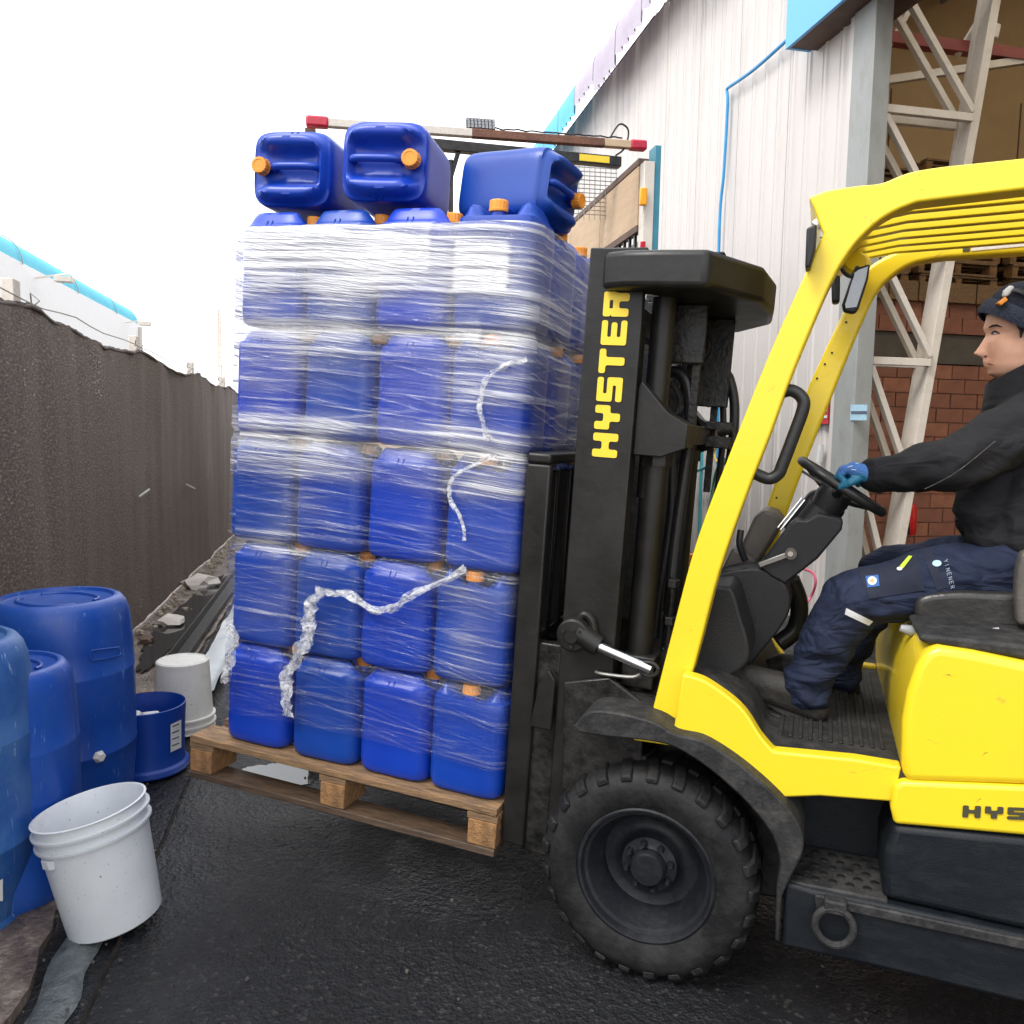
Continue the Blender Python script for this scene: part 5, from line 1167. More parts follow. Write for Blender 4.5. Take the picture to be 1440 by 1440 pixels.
# wheels
def wheel(uc, zc, v0, wdt, Rr_, sgn, name='front_wheel', steer=0):
    def F(x, y, z): return Vector((uc+x, v0+sgn*y, zc+z))
    wh_ = MB()
    K = 96
    k = Rr_/0.325
    prof = [(0.200, 0.030), (0.206, 0.014), (0.222, 0.006), (0.250, 0.000), (0.275, 0.004), (0.292, 0.012), (0.306, 0.026), (0.314, 0.045), (0.314, wdt-0.045), (0.306, wdt-0.02), (0.275, wdt), (0.22, wdt), (0.2, wdt-0.02)]
    vs = []; fs = []
    for i, (r, y) in enumerate(prof):
        for q in range(K):
            t = 2*math.pi*q/K; rr = r*k
            vs.append(F(rr*math.cos(t), y, rr*math.sin(t)))
    for i in range(len(prof)-1):
        for q in range(K): fs.append((i*K+q, i*K+(q+1) % K, (i+1)*K+(q+1) % K, (i+1)*K+q))
    wh_.add(vs, fs)
    ty = part(name, wh_, 'tyre', FL, ang=40)
    NL = 25
    for q in range(NL):
        t0 = 2*math.pi*q/NL; lb = MB()
        for side, ofs in ((0, 0.0), (1, math.pi/NL)):
            ys = [0.004, 0.028, wdt/2+0.006] if side == 0 else [wdt-0.004, wdt-0.028, wdt/2-0.006]
            ts = [(0.045, 0.055), (0.045, 0.055), (0.0, 0.055)]
            hh = random.uniform(-0.002, 0.001); rr = [(0.288+random.uniform(-.004, .004), 0.304+hh), (0.303, 0.3215+hh), (0.303, 0.3245+hh)]
            w0 = 0.078
            ring = []
            for y, (ta, tw), (ri, ro) in zip(ys, ts, rr):
                for (r, dt) in ((ri, 0), (ri, w0*1.6), (ro, w0*1.45), (ro, 0.012)):
                    t = t0+ofs+dt+ta*(-1 if side else -1)+0.03*random.uniform(-.2, .2); ring.append(F(r*k*math.cos(t), y, r*k*math.sin(t)))
            lb.add(ring, [(0,1,2,3), (0,4,5,1), (1,5,6,2), (2,6,7,3), (3,7,4,0), (4,8,9,5), (5,9,10,6), (6,10,11,7), (7,11,8,4), (8,11,10,9)])
        part('lug', lb, 'tyre', ty, bevel=0.004, at=Vector((uc, v0, zc)))
    rm_ = MB(); pr = [(0.203, 0.034), (0.206, 0.018), (0.199, 0.012), (0.192, 0.014), (0.188, 0.024), (0.186, 0.032), (0.176, 0.035), (0.172, 0.042), (0.168, 0.055), (0.150, 0.085), (0.142, 0.120), (0.120, 0.130), (0.10, 0.128), (0.088, 0.118), (0.084, 0.100), (0.082, 0.088), (0.060, 0.084), (0.054, 0.080), (0.052, 0.058), (0.046, 0.050), (0.001, 0.048)]
    vs = []; fs = []
    for (r, y) in pr:
        for q in range(64): t = 2*math.pi*q/64; vs.append(F(r*k*math.cos(t), y, r*k*math.sin(t)))
    for i in range(len(pr)-1):
        for q in range(64): fs.append((i*64+q, i*64+(q+1) % 64, (i+1)*64+(q+1) % 64, (i+1)*64+q))
    rm_.add(vs, fs); ri_ = part('rim', rm_, 'rim_grey', ty, ang=40)
    for q in range(8):
        t = 2*math.pi*(q+0.3)/8; c = F(0.068*k*math.cos(t), 0.086, 0.068*k*math.sin(t)); d = Vector((0, -sgn, 0))
        part('wheel_nut', MB().tube([c, c+d*0.016, c+d*0.022], [0.011, 0.010, 0.006], 6), 'rim_grey', ri_)
    return ty
WU, WZ = -0.012, 0.325
wheel(WU, WZ, 0.0, 0.22, 0.325, 1)
wheel(WU, WZ, 1.10, 0.22, 0.325, -1)
wheel(1.62, 0.27, 0.05, 0.18, 0.27, 1, 'rear_wheel'); wheel(1.62, 0.27, 1.05, 0.18, 0.27, -1, 'rear_wheel')
part('axle', MB().tube([(WU, 0.12, WZ), (WU, 0.98, WZ)], 0.09, 20), 'greasy_black', FL)
part('underbody', MB().prism([Vector((x, 0.24, z)) for x, z in ((-0.12, 0.30), (-0.18, 0.60), (0.0, 0.74), (0.36, 0.74), (0.36, 0.5), (1.3, 0.5), (1.3, 0.22), (0.4, 0.22), (0.2, 0.2))], (0, 0.62, 0)), 'greasy_black', FL, 0.01)

# mast: outer and inner channels, crosshead, cylinders, hoses
def Tbox(a0, v0, c0, a1, v1, c1): return MB().box((a0, v0, c0), (a1, v1, c1), T)
for s, v0 in ((1, 0.12), (-1, VF-0.12+0.01)):
    v1 = v0+s*0.030; lo, hi = min(v0, v1), max(v0, v1)
    ch = part('mast_channel', Tbox(0.176, lo, -0.10, 0.345, hi, 1.925), 'mast_black', FL, 0.004)
    w0, w1 = (hi, hi+0.05) if s > 0 else (lo-0.05, lo)
    part('channel_flange', Tbox(0.178, w0+0.0005, -0.08, 0.20, w1, 1.90), 'mast_black', ch, 0.003)
    part('channel_flange', Tbox(0.322, w0+0.0005, -0.08, 0.343, w1, 1.72), 'mast_black', ch, 0.003)
    i0, i1 = (hi+0.055, hi+0.10) if s > 0 else (lo-0.10, lo-0.055)
    part('inner_channel', Tbox(0.205, i0, -0.05, 0.315, i1, 1.88), 'greasy_black', FL, 0.003)
lo_ = T(0.305, 0.1185, 1.318)
lettering('letter', 'HYSTER', lo_, UP, -UD, Vector((0, -1, 0)), 0.071, 0.076, 0.011, 'yellow_print', FL)
# crosshead cap: plan outline wrapping from the near rail round to the far rail
plan = [(0.222, 0.085), (0.30, 0.05), (0.40, 0.045), (0.53, 0.05), (0.66, 0.30), (0.68, 0.55), (0.66, 0.80), (0.53, 1.05), (0.38, 1.055), (0.30, 1.05), (0.222, 1.015), (0.24, 0.98), (0.36, 0.90), (0.36, 0.20), (0.24, 0.12)]
part('crosshead', MB().prism([T(a, v, 1.80) for a, v in plan], UP*0.105), 'mast_black', FL, 0.018, seg=4, ang=40)
part('crosshead_plate', Tbox(0.47, 0.13, 1.9055, 0.56, 0.2, 1.913), 'mast_black', FL, 0.003)
part('crosshead_web', Tbox(0.26, 0.152, 1.70, 0.30, 0.93, 1.79), 'greasy_black', FL, 0.004)
def tubeT(name, pts, r, mat='greasy_black', n=14, sp=None, ang=60):
    pp = [T(*p) for p in pts]; pp = spline(pp, sp) if sp else pp
    return part(name, MB().tube(pp, r, n), mat, FL, ang=ang)
for v in (0.235, 0.865):
    tubeT('lift_rod', [(0.385, v, 1.20), (0.385, v, 1.80)], 0.036, 'mast_black')
    tubeT('lift_cylinder', [(0.40, v, 0.05), (0.40, v, 1.33)], 0.042, 'mast_black')
    part('gland_nut', MB().lathe([(0.02, 0.0), (0.05, 0.0), (0.05, 0.04), (0.035, 0.05), (0.035, 0.07), (0.02, 0.08)], 8, M=Matrix.Translation(T(0.40, v, 1.30))), 'greasy_black', FL)
# stay bracket seen beside the lettering
for s, v in ((1, 0.145), (-1, 0.955)):
    bp1 = [(0.345, 1.53), (0.355, 1.55), (0.44, 1.46), (0.50, 1.43), (0.50, 1.36), (0.43, 1.33), (0.345, 1.33)]
    part('mast_bracket', MB().prism([T(a, v, c) for a, c in bp1], (0, 0.012*s, 0)), 'mast_black', FL, 0.004)
    part('mast_bracket_top', MB().prism([T(a, v+s*0.0125, c) for a, c in bp1[1:5]], (0, 0.12*s, 0)), 'mast_black', FL, 0.004)
part('crossmember', Tbox(0.44, 0.17, 1.37, 0.50, 0.93, 1.43), 'greasy_black', FL, 0.005)
part('crossmember', Tbox(0.36, 0.17, 0.62, 0.46, 0.93, 0.72), 'greasy_black', FL, 0.005)
part('crossmember', Tbox(0.36, 0.17, 0.15, 0.44, 0.93, 0.25), 'greasy_black', FL, 0.005)
# chain rollers and chains
def disc(name, a, v, c, r, w, mat='greasy_black'):
    M = Matrix((UP, -UD, Vector((0, 1, 0)))).transposed().to_4x4(); M.translation = T(a, v, c)
    o = part(name, MB().lathe([(0.001, 0), (r*0.25, 0), (r*0.3, 0.006), (r*0.8, 0.006), (r*0.86, 0), (r, 0), (r, w*0.3), (r*0.92, w*0.45), (r*0.92, w*0.55), (r, w*0.7), (r, w), (0.001, w)], 36, M=M), mat, FL); return o
disc('chain_wheel', 0.42, 0.36, 1.70, 0.062, 0.05); disc('chain_wheel', 0.42, 0.60, 1.70, 0.062, 0.05)
disc('hose_wheel', 0.36, 0.40, 1.50, 0.075, 0.04); disc('hose_wheel', 0.48, 0.70, 1.56, 0.060, 0.04)
part('wheel_plate', Tbox(0.35, 0.34, 1.62, 0.50, 0.35, 1.80), 'greasy_black', FL, 0.004)
part('wheel_plate', Tbox(0.40, 0.66, 1.50, 0.55, 0.68, 1.80), 'greasy_black', FL, 0.004)
for (a, v, c0_, c1_) in ((0.365, 0.385, 0.3, 1.70), (0.475, 0.385, 1.35, 1.70), (0.365, 0.625, 0.3, 1.70), (0.50, 0.72, 1.20, 1.56)):
    chn = MB(); c = c0_; q = 0
    while c < c1_:
        w2 = 0.016 if q % 2 else 0.011; chn.box((a-0.011, v-w2, c), (a+0.011, v+w2, c+0.026), T); c += 0.021; q += 1
    part('chain', chn, 'greasy_black', FL)
for pts, r in (([(0.36, 0.42, 1.58), (0.41, 0.41, 1.60), (0.455, 0.40, 1.54), (0.47, 0.39, 1.38), (0.46, 0.36, 1.0), (0.47, 0.33, 0.7), (0.45, 0.30, 0.45)], 0.020),
               ([(0.34, 0.46, 1.56), (0.37, 0.47, 1.50), (0.42, 0.46, 1.2), (0.41, 0.44, 0.8), (0.42, 0.4, 0.3)], 0.014),
               ([(0.40, 0.50, 1.62), (0.34, 0.5, 1.4), (0.35, 0.5, 0.9), (0.36, 0.5, 0.3)], 0.012),
               ([(0.50, 0.70, 1.63), (0.545, 0.70, 1.60), (0.575, 0.70, 1.45), (0.565, 0.70, 1.1), (0.56, 0.62, 0.75), (0.55, 0.5, 0.5)], 0.017),
               ([(0.50, 0.80, 1.62), (0.53, 0.8, 1.4), (0.52, 0.8, 1.0), (0.50, 0.75, 0.5)], 0.012)):
    tubeT('hydraulic_hose', pts, r, 'rubber_hose', 12, 10)
tubeT('hose_guide', [(0.53, 0.62, 1.42), (0.58, 0.62, 1.43)], 0.02); part('hose_clamp', Tbox(0.49, 0.60, 1.36, 0.575, 0.72, 1.40), 'greasy_black', FL, 0.004)
part('hose_clamp', Tbox(0.49, 0.60, 1.42, 0.575, 0.72, 1.45), 'greasy_black', FL, 0.004)
tubeT('steel_line', [(0.475, 0.30, 0.95), (0.475, 0.30, 0.70), (0.46, 0.28, 0.5)], 0.012, 'greasy_black', 10, 5)
for c in (0.70, 0.80, 0.92): part('pipe_fitting', MB().lathe([(0.018, 0), (0.022, 0.004), (0.022, 0.024), (0.018, 0.028)], 6, M=Matrix.Translation(T(0.475, 0.30, c))), 'greasy_black', FL)

# carriage and load backrest, 20 mm behind the cans
part('carriage_bar', Tbox(0.035, 0.14, 0.56, 0.085, 0.98, 0.66), 'mast_black', FL, 0.006)
part('carriage_bar', Tbox(0.035, 0.14, 0.10, 0.085, 0.98, 0.22), 'mast_black', FL, 0.006)
for v in (0.17, 0.93):
    part('carriage_side', Tbox(0.086, v-0.02, 0.02, 0.172, v+0.02, 0.72), 'greasy_black', FL, 0.006)
part('backrest_post', Tbox(0.018, 0.135, 0.04, 0.098, 0.165, 1.28), 'mast_black', FL, 0.008, seg=3)
part('backrest_post', Tbox(0.018, 0.94, 0.04, 0.098, 0.97, 1.28), 'mast_black', FL, 0.008, seg=3)
for v in (0.29, 0.42, 0.55, 0.68, 0.81):
    part('backrest_bar', Tbox(0.040, v, 0.661, 0.075, v+0.028, 1.255), 'mast_black', FL, 0.005)
part('backrest_top', Tbox(0.018, 0.135, 1.2805, 0.098, 0.97, 1.315), 'mast_black', FL, 0.010, seg=3)
part('backrest_rung', Tbox(0.042, 0.166, 0.70, 0.072, 0.939, 0.73), 'mast_black', FL, 0.004)
part('backrest_lug', MB().prism([T(a, 0.10, c) for a, c in ((0.10, 0.46), (0.172, 0.46), (0.172, 0.62), (0.15, 0.65), (0.12, 0.60))], (0, 0.015, 0)), 'mast_black', FL, 0.004)
# forks
for v in (0.27, 0.73):
    fk = [(0.035, 0.60), (0.0, 0.60), (0.0, 0.115), (-0.05, 0.098), (-1.10, 0.088), (-1.14, 0.060), (-1.10, 0.055), (0.0, 0.050), (0.033, 0.06)]
    part('fork', MB().prism([T(a+0.001, v, c-0.012) for a, c in [(0.034, 0.62), (0.012, 0.62), (0.012, 0.12), (-0.02, 0.098), (-1.10, 0.090), (-1.14, 0.070), (-1.10, 0.060), (0.034, 0.050)]], (0, 0.10, 0)), 'greasy_black', FL, 0.003)
# lower mast plate, tilt cylinder
part('mast_shoe', MB().prism([T(a, 0.100, c) for a, c in ((0.20, 0.62), (0.34, 0.66), (0.45, 0.60), (0.46, 0.40), (0.40, 0.30), (0.22, 0.28))], (0, 0.018, 0)), 'greasy_black', FL, 0.005)
tp0, tp1 = P(806, 893, 0.075), P(930, 948, 0.10)
Mt = Matrix((Vector((1, 0, 0)), Vector((0, 0, -1)), Vector((0, 1, 0)))).transposed().to_4x4(); Mt.translation = (tp0.x, 0.05, tp0.z)
tb_ = part('tilt_clevis', MB().lathe([(0.001, 0.0), (0.020, 0.0), (0.022, 0.01), (0.044, 0.012), (0.050, 0.018), (0.050, 0.058), (0.001, 0.062)], 28, M=Mt), 'mast_black', FL)
for q in range(3):
    t = R(30+120*q); part('clevis_bolt', cyl((tp0.x+0.03*math.cos(t), 0.052, tp0.z+0.03*math.sin(t)), (tp0.x+0.03*math.cos(t), 0.062, tp0.z+0.03*math.sin(t)), 0.006, 6), 'greasy_black', tb_)
part('tilt_cylinder', MB().tube([lerp(tp0, tp1, 0.05)+Vector((0,0.01,0.01)), lerp(tp0, tp1, 0.30)], [0.036, 0.030], 20), 'mast_black', FL)
part('tilt_rod', MB().tube([lerp(tp0, tp1, 0.30), lerp(tp0, tp1, 0.88)], 0.0155, 20), 'chrome', FL)
part('tilt_eye', MB().tube([lerp(tp0, tp1, 0.86)+Vector((0.0, -0.004, 0))+Vector((0.028*math.cos(t), 0, 0.020*math.sin(t))) for t in [2*math.pi*k/20 for k in range(21)]], 0.006, 8, cap=False), 'greasy_black', FL)
part('link_rod', MB().tube(spline([P(838, 945, 0.11), P(850, 948, 0.1), P(890, 952, 0.1), P(905, 944, 0.1)], 4), 0.006, 8), 'steel', FL)
part('clevis_arch', MB().tube(spline([P(812, 875, 0.11), P(822, 864, 0.11), P(832, 872, 0.11), P(836, 890, 0.11)], 5), 0.013, 10), 'mast_black', FL)
part('cowl_front', MB().prism([Vector((p.x, 0.26, p.z)) for p in poly([(880, 1000), (905, 945), (945, 900), (975, 880), (985, 960), (960, 1040)], 0.26)], (0, 0.58, 0)), 'greasy_black', FL, 0.01)

# dashboard, steering column, wheel, seat
slab('dash_pod', curve2([(974, 950), (978, 900), (984, 850), (991, 830), (1018, 825), (1032, 832), (1042, 866), (1052, 900), (1052, 930), (1030, 950), (1000, 960), (974, 950)], 4)[:-1], 0.22, 0.44, 'dash_black', 0.02, 4, vp=0.22, ang=60)
slab('dash_hood', curve2([(1005, 812), (1022, 804), (1060, 800), (1082, 806), (1104, 822), (1112, 850), (1100, 880), (1072, 915), (1045, 945), (1020, 950), (1005, 930), (998, 860), (1005, 812)], 4)[:-1], 0.445, 0.80, 'dash_black', 0.03, 4, vp=0.44, ang=60)
slab('column_cover', [(1066, 797), (1110, 738), (1120, 730), (1134, 732), (1150, 722), (1177, 727), (1186, 732), (1184, 745), (1150, 786), (1104, 822), (1085, 812)], 0.44, 0.56, 'dash_black', 0.008, 3, vp=0.44)
slab('column_shroud', [(1100, 740), (1140, 690), (1165, 690), (1190, 712), (1186, 730), (1140, 735), (1110, 760)], 0.57, 0.66, 'dash_black', 0.02, 4, vp=0.57)
slab('lever_box', [(1042, 768), (1060, 728), (1075, 716), (1092, 722), (1102, 735), (1094, 750), (1068, 792), (1048, 795)], 0.66, 0.86, 'dash_dusty', 0.015, 3, vp=0.66)
slab('lever_box_lower', [(1010, 812), (1030, 770), (1060, 785), (1066, 800), (1020, 812)], 0.60, 0.80, 'dash_dusty', 0.01, 3, vp=0.60)
lv = part('adjust_lever', MB().beam(P(1067, 795, 0.43), P(1108, 780, 0.43), 0.006, 0.018, up=(0,0,1)), 'steel', FL, 0.003)
part('lever_pivot', MB().tube([P(1112, 779, 0.42), P(1112, 779, 0.42)+Vector((0, 0.02, 0))], [0.018, 0.018], 20), 'dash_dusty', lv); part('lever_bolt', MB().tube([P(1111.5, 779, 0.417), P(1111.5, 779, 0.417)+Vector((0, 0.004, 0))], [0.009, 0.009], 6), 'chrome', lv)
for k in range(2): part('control_rod', MB().tube([P(1094+k*4, 742+k*3, 0.55), P(1128+k*4, 700+k*3, 0.55)], 0.0035, 6), 'chrome', FL)
part('gear_lever', MB().tube(spline([P(1042, 745, 0.5), P(1040, 765, 0.5), P(1048, 788, 0.52)], 4), 0.011, 10), 'rubber_hose', FL)
for v, (x0, y0) in ((0.35, (1085, 820)),): pass
part('cable_loop', MB().tube(spline([P(1112, 815, 0.62), P(1124, 850, 0.65), P(1118, 885, 0.66), P(1095, 905, 0.64)], 6), 0.030, 12), 'rubber_hose', FL, ang=60)
SV = 0.53
sa, sb = P(1128, 648, SV), P(1240, 720, SV); sc_c = (sa+sb)/2; sd_ = (sb-sa).normalized(); rw = (sb-sa).length/2; sn = Vector((0, -1, 0)).cross(sd_).normalized()
if sn.z < 0: sn = -sn
ringw = [sc_c + sd_*(rw*math.cos(t)) + Vector((0, 1, 0))*(rw*math.sin(t)) for t in [2*math.pi*k/64 for k in range(65)]]
swo = part('steering_wheel', MB().tube(ringw, 0.0145, 14, cap=False), 'rubber_hose', FL, ang=60)
for t in (R(15), R(165), R(270)):
    part('spoke', MB().tube([sc_c - sn*0.035, sc_c - sn*0.02 + (sd_*math.cos(t)+Vector((0,1,0))*math.sin(t))*rw*0.5, sc_c+(sd_*math.cos(t)+Vector((0,1,0))*math.sin(t))*rw*0.96], [0.02, 0.014, 0.011], 10), 'rubber_hose', swo)
part('wheel_hub', MB().tube([sc_c-sn*0.11, sc_c-sn*0.05, sc_c-sn*0.02, sc_c-sn*0.008], [0.04, 0.055, 0.05, 0.03], 20), 'dash_black', swo)
part('column', MB().tube([sc_c-sn*0.09, sc_c-sn*0.22], [0.05, 0.055], 16), 'dash_black', FL)
part('display', MB().box((-0.05, -0.03, 0), (0.05, 0.03, 0.006), lambda x, y, z: sc_c - sn*0.03 - sd_*0.09 + sd_*x*0.7 + Vector((0, y, 0)) + sn*z), 'glove_coat' if False else 'dash_dusty', FL, 0.003)
slab('pedal', [(1040, 960), (1052, 955), (1100, 988), (1142, 1006), (1142, 1014), (1120, 1016), (1088, 1000), (1050, 975)], 0.34, 0.42, 'dusty_rubber', 0.006, 3, vp=0.34)
# seat
slab('seat_cushion', curve2([(1286, 862), (1289, 845), (1305, 836), (1350, 832), (1400, 834), (1470, 838), (1500, 860), (1495, 884), (1400, 886), (1320, 884), (1293, 876), (1286, 862)], 5)[:-1], 0.27, 0.80, 'seat_vinyl', 0.03, 5, vp=0.27, ang=60)
for (v0, v1, y0) in ((0.255, 0.30, 0), (0.76, 0.80, 0)):
    slab('seat_rail', [(1296, 880), (1330, 880), (1440, 903), (1520, 915), (1520, 926), (1440, 916), (1320, 895), (1296, 890)], v0, v1, 'dusty_rubber', 0.004, vp=0.255)
slab('seat_base', [(1290, 896), (1302, 892), (1420, 905), (1560, 922), (1560, 950), (1440, 928), (1330, 910), (1298, 905)], 0.03, 1.0, 'dusty_rubber', 0.012, 3, vp=0.03)
slab('seat_back', [(1432, 838), (1440, 760), (1452, 640), (1475, 560), (1520, 560), (1510, 700), (1500, 850)], 0.34, 0.76, 'seat_vinyl', 0.03, 5, vp=0.34, ang=60)
slab('armrest', curve2([(1432, 880), (1429, 830), (1434, 790), (1446, 775), (1500, 775), (1500, 880)], 4), 0.21, 0.26, 'dash_dusty', 0.015, 3, vp=0.21, ang=60)
part('seat_lever', MB().tube([P(1366, 903, 0.22), P(1384, 890, 0.21), P(1405, 886, 0.21)], [0.014, 0.018, 0.012], 12, flat=0.5), 'grey_plastic', FL, ang=60)
part('seat_knob', MB().tube([P(1266, 883, 0.24), P(1280, 887, 0.24), P(1292, 888, 0.24)], [0.010, 0.016, 0.008], 12), 'grey_plastic', FL, ang=60)

# ------------------------------------------------------------------ driver
def caps(mb, p0, r0, p1, r1, n=18):
    p0, p1 = Vector(p0), Vector(p1); d = p1-p0; l = d.length; dn = d.normalized(); pts = []; rs = []
    for k in range(5):
        t = R(-88+88*k/4); pts.append(p0+dn*(r0*math.sin(t))); rs.append(r0*math.cos(t))
    for k in range(1, 6): t = k/6; pts.append(p0+d*t); rs.append(r0+(r1-r0)*t)
    for k in range(5):
        t = R(88*k/4); pts.append(p1+dn*(r1*math.sin(t))); rs.append(max(r1*math.cos(t), 1e-4))
    mb.tube(pts, rs, n)
def remesh(name, mb, vox, smooth_it=6, fac=0.5, disp=None):
    me = bpy.data.meshes.new(name); me.from_pydata([tuple(p) for p in mb.v], [], mb.f); bm = bmesh.new(); bm.from_mesh(me); bmesh.ops.recalc_face_normals(bm, faces=bm.faces); bm.to_mesh(me); bm.free()
    o = bpy.data.objects.new(name+'_tmp', me); COL.objects.link(o)
    r = o.modifiers.new('r', 'REMESH'); r.mode = 'VOXEL'; r.voxel_size = vox; r.adaptivity = 0
    s = o.modifiers.new('s', 'SMOOTH'); s.iterations = smooth_it; s.factor = fac
    dg = bpy.context.evaluated_depsgraph_get(); me2 = bpy.data.meshes.new_from_object(o.evaluated_get(dg)); me2.name = name
    bpy.data.objects.remove(o)
    if disp:
        ns = [v.normal.copy() for v in me2.vertices]
        for v, nn in zip(me2.vertices, ns): v.co = v.co + nn*disp(v.co)
    me2.materials.clear(); me2.shade_smooth(); me2.update(); return me2
def setw(name, me, mat, parent, at):
    at = Vector(at); me.transform(Matrix.Translation(-at)); o = link(name, me, mat, parent, at-(wloc(parent) if parent else Vector())); return o
HC = P(1441, 470, 0.53)                        # middle of the head
px = 1/ (FPX/ (HC-CAM).dot(FW))                # metres per photo pixel at the driver
hipN, hipF = P(1432, 800, 0.42), P(1442, 795, 0.66)
hipN.y, hipF.y = 0.43, 0.65
knN, anN = P(1192, 838, 0.34), P(1135, 965, 0.36)
knF, anF = P(1238, 800, 0.70), P(1180, 940, 0.70)
pel = (hipN+hipF)/2+Vector((0.02, 0, 0.03))
che = P(1470, 610, 0.54); nek = P(1455, 535, 0.54)
shN, shF = P(1446, 596, 0.36), P(1450, 585, 0.74)
elN, wrN = P(1345, 652, 0.30), P(1228, 667, 0.42)
elF, wrF = P(1350, 662, 0.78), P(1252, 668, 0.66)
DR = thing('person', 'driver in a black jacket, navy work trousers and knit hat at the forklift wheel', 'person', (pel.x, pel.y, 0.78))
# head: horizontal sections following the profile
prof = [  # (y px, front x px of mid-face, nose/lip extra px, half width px, back x px)
 (535, 1412, 0, 17, 1462), (529, 1403, 3, 21, 1466), (526, 1398, 4.0, 24, 1470), (522, 1396.5, 3.0, 27, 1473), (518.5, 1395, 1.0, 29, 1475), (515.5, 1394, 4.6, 30, 1477), (513, 1394, 5.0, 31, 1478), (511, 1394, 4.2, 31.5, 1479), (508, 1394, 6.0, 32, 1480),
 (504, 1394, 5.0, 33, 1482), (501, 1394, 9.5, 34, 1483), (498.5, 1394, 16.0, 34.5, 1484), (495.5, 1394, 18.0, 35, 1485), (492, 1394, 15.5, 35.5, 1486), (487, 1394, 11.5, 36, 1487), (481, 1394.5, 8.5, 36, 1488), (475, 1396, 6.0, 36, 1488), (470, 1397.5, 4.2, 36, 1489), (465, 1395.5, 4.5, 36.5, 1489), (461, 1393.5, 4.0, 37, 1489), (457, 1392.8, 2.5, 37, 1489), (450, 1393.0, 0.8, 37, 1489), (440, 1394.5, 0, 37, 1488), (430, 1398, 0, 36, 1486), (420, 1405, 0, 33, 1480), (412, 1416, 0, 26, 1470), (406, 1432, 0, 14, 1455)]
hm_ = MB(); nseg = 72; vs = []; fs = []
for (y, xf, ex, hw, xb) in prof:
    pc = P((xf+xb)/2, y, 0.53); a_ = (xb-xf)/2*px; b_ = hw*px
    for k in range(nseg):
        t = 2*math.pi*k/nseg; cx, sy = -math.cos(t), math.sin(t)      # t=0 faces forward (-u)
        e = 2.35; kk = (abs(cx)**e+abs(sy)**e)**(-1/e)
        x = a_*kk*cx; yv = b_*kk*sy
        dv = yv/px; wn_ = 4.2 if 486 < y < 503 else (9.5 if 505 < y < 518 else (10 if y > 518 else 4.5))
        if y < 472 and y > 452: wn_ = 8
        if cx < 0: x -= ex*px*math.exp(-(dv/wn_)**2)
        # eye sockets and cheekbones
        if cx < 0:
            x += 3.4*px*math.exp(-((abs(dv)-15)/7)**2-((y-469)/5)**2)
        vs.append(Vector((pc.x+x, 0.53+yv, pc.z)))
for i in range(len(prof)-1):
    for k in range(nseg): fs.append((i*nseg+k, i*nseg+(k+1) % nseg, (i+1)*nseg+(k+1) % nseg, (i+1)*nseg+k))
fs.append(tuple(range(nseg))[::-1]); fs.append(tuple((len(prof)-1)*nseg+k for k in range(nseg)))
hm_.add(vs, fs)
bodyb = MB(); bodyb.add(vs, fs)
for s in (-1, 1):      # ears
    ec = P(1441, 480, 0.53)+Vector((0, s*0.083, 0))
    for (dx, dz, r) in ((0.004, 0.022, 0.014), (0.012, 0.006, 0.013), (0.004, -0.014, 0.011)): caps(bodyb, ec+Vector((dx, 0, dz)), r, ec+Vector((dx+0.004, s*0.008, dz)), r*0.75, 10)
caps(bodyb, P(1448, 520, 0.53), 0.060, P(1462, 560, 0.54), 0.062)
caps(bodyb, nek, 0.07, che, 0.13); caps(bodyb, che+Vector((0,-.06,0)), 0.12, pel, 0.13); caps(bodyb, che+Vector((0,.06,0)), 0.12, pel, 0.13)
for sh, el, wr in ((shN, elN, wrN), (shF, elF, wrF)):
    caps(bodyb, che+Vector((0, 0, 0.06)), 0.07, sh, 0.055); caps(bodyb, sh, 0.052, el, 0.040); caps(bodyb, el, 0.040, wr, 0.027)
for hp, kn, an in ((hipN, knN, anN), (hipF, knF, anF)):
    caps(bodyb, hp, 0.085, kn, 0.055); caps(bodyb, kn, 0.052, an, 0.036); caps(bodyb, an, 0.034, an+Vector((-0.12, 0, -0.02)), 0.028)
bodym = remesh('person_body', bodyb, 0.0042, 2, 0.4)
setw('body', bodym, 'skin', DR, DR.location)
# eyes, brows, mouth and nostrils laid on the face
fbv = BVHTree.FromPolygons([v.co+DR.location for v in bodym.vertices], [tuple(p.vertices) for p in bodym.polygons])
def on_face(x, y, off=0.0008):
    r = ray(x, y).normalized(); h = fbv.ray_cast(CAM, r); return (h[0]-r*off) if h[0] is not None else P(x, y, 0.5)
def feature(name, pts, rs, mat, flat=1.0):
    for s in (1, -1):
        pp = []
        for x, y in pts:
            p = on_face(x, y)
            if s < 0: p = Vector((p.x, 1.06-p.y, p.z))
            pp.append(p)
        part(name, MB().tube(pp, rs, 8, flat=flat), mat, DR, ang=80)
feature('eyebrow', [(1391, 460.5), (1396, 458), (1402, 457.5), (1409, 460)], [0.0015, 0.0035, 0.003, 0.001], 'hair')
feature('eye', [(1395, 469.5), (1399, 468.5), (1403, 469.5)], [0.001, 0.0032, 0.001], 'white_plastic')
feature('iris', [(1396.4, 469), (1398.6, 468.8)], [0.0028, 0.0028], 'hair')
feature('upper_eyelid', [(1393.5, 469.5), (1397, 466.8), (1401, 466.6), (1406, 469.5)], [0.0012, 0.0024, 0.0024, 0.001], 'hair')
feature('eyelid_fold', [(1395, 465), (1400, 463.5), (1406, 466)], [0.001, 0.002, 0.001], 'skin')
feature('nostril', [(1384.5, 501.2), (1387.5, 500.8)], [0.0024, 0.0020], 'hair')
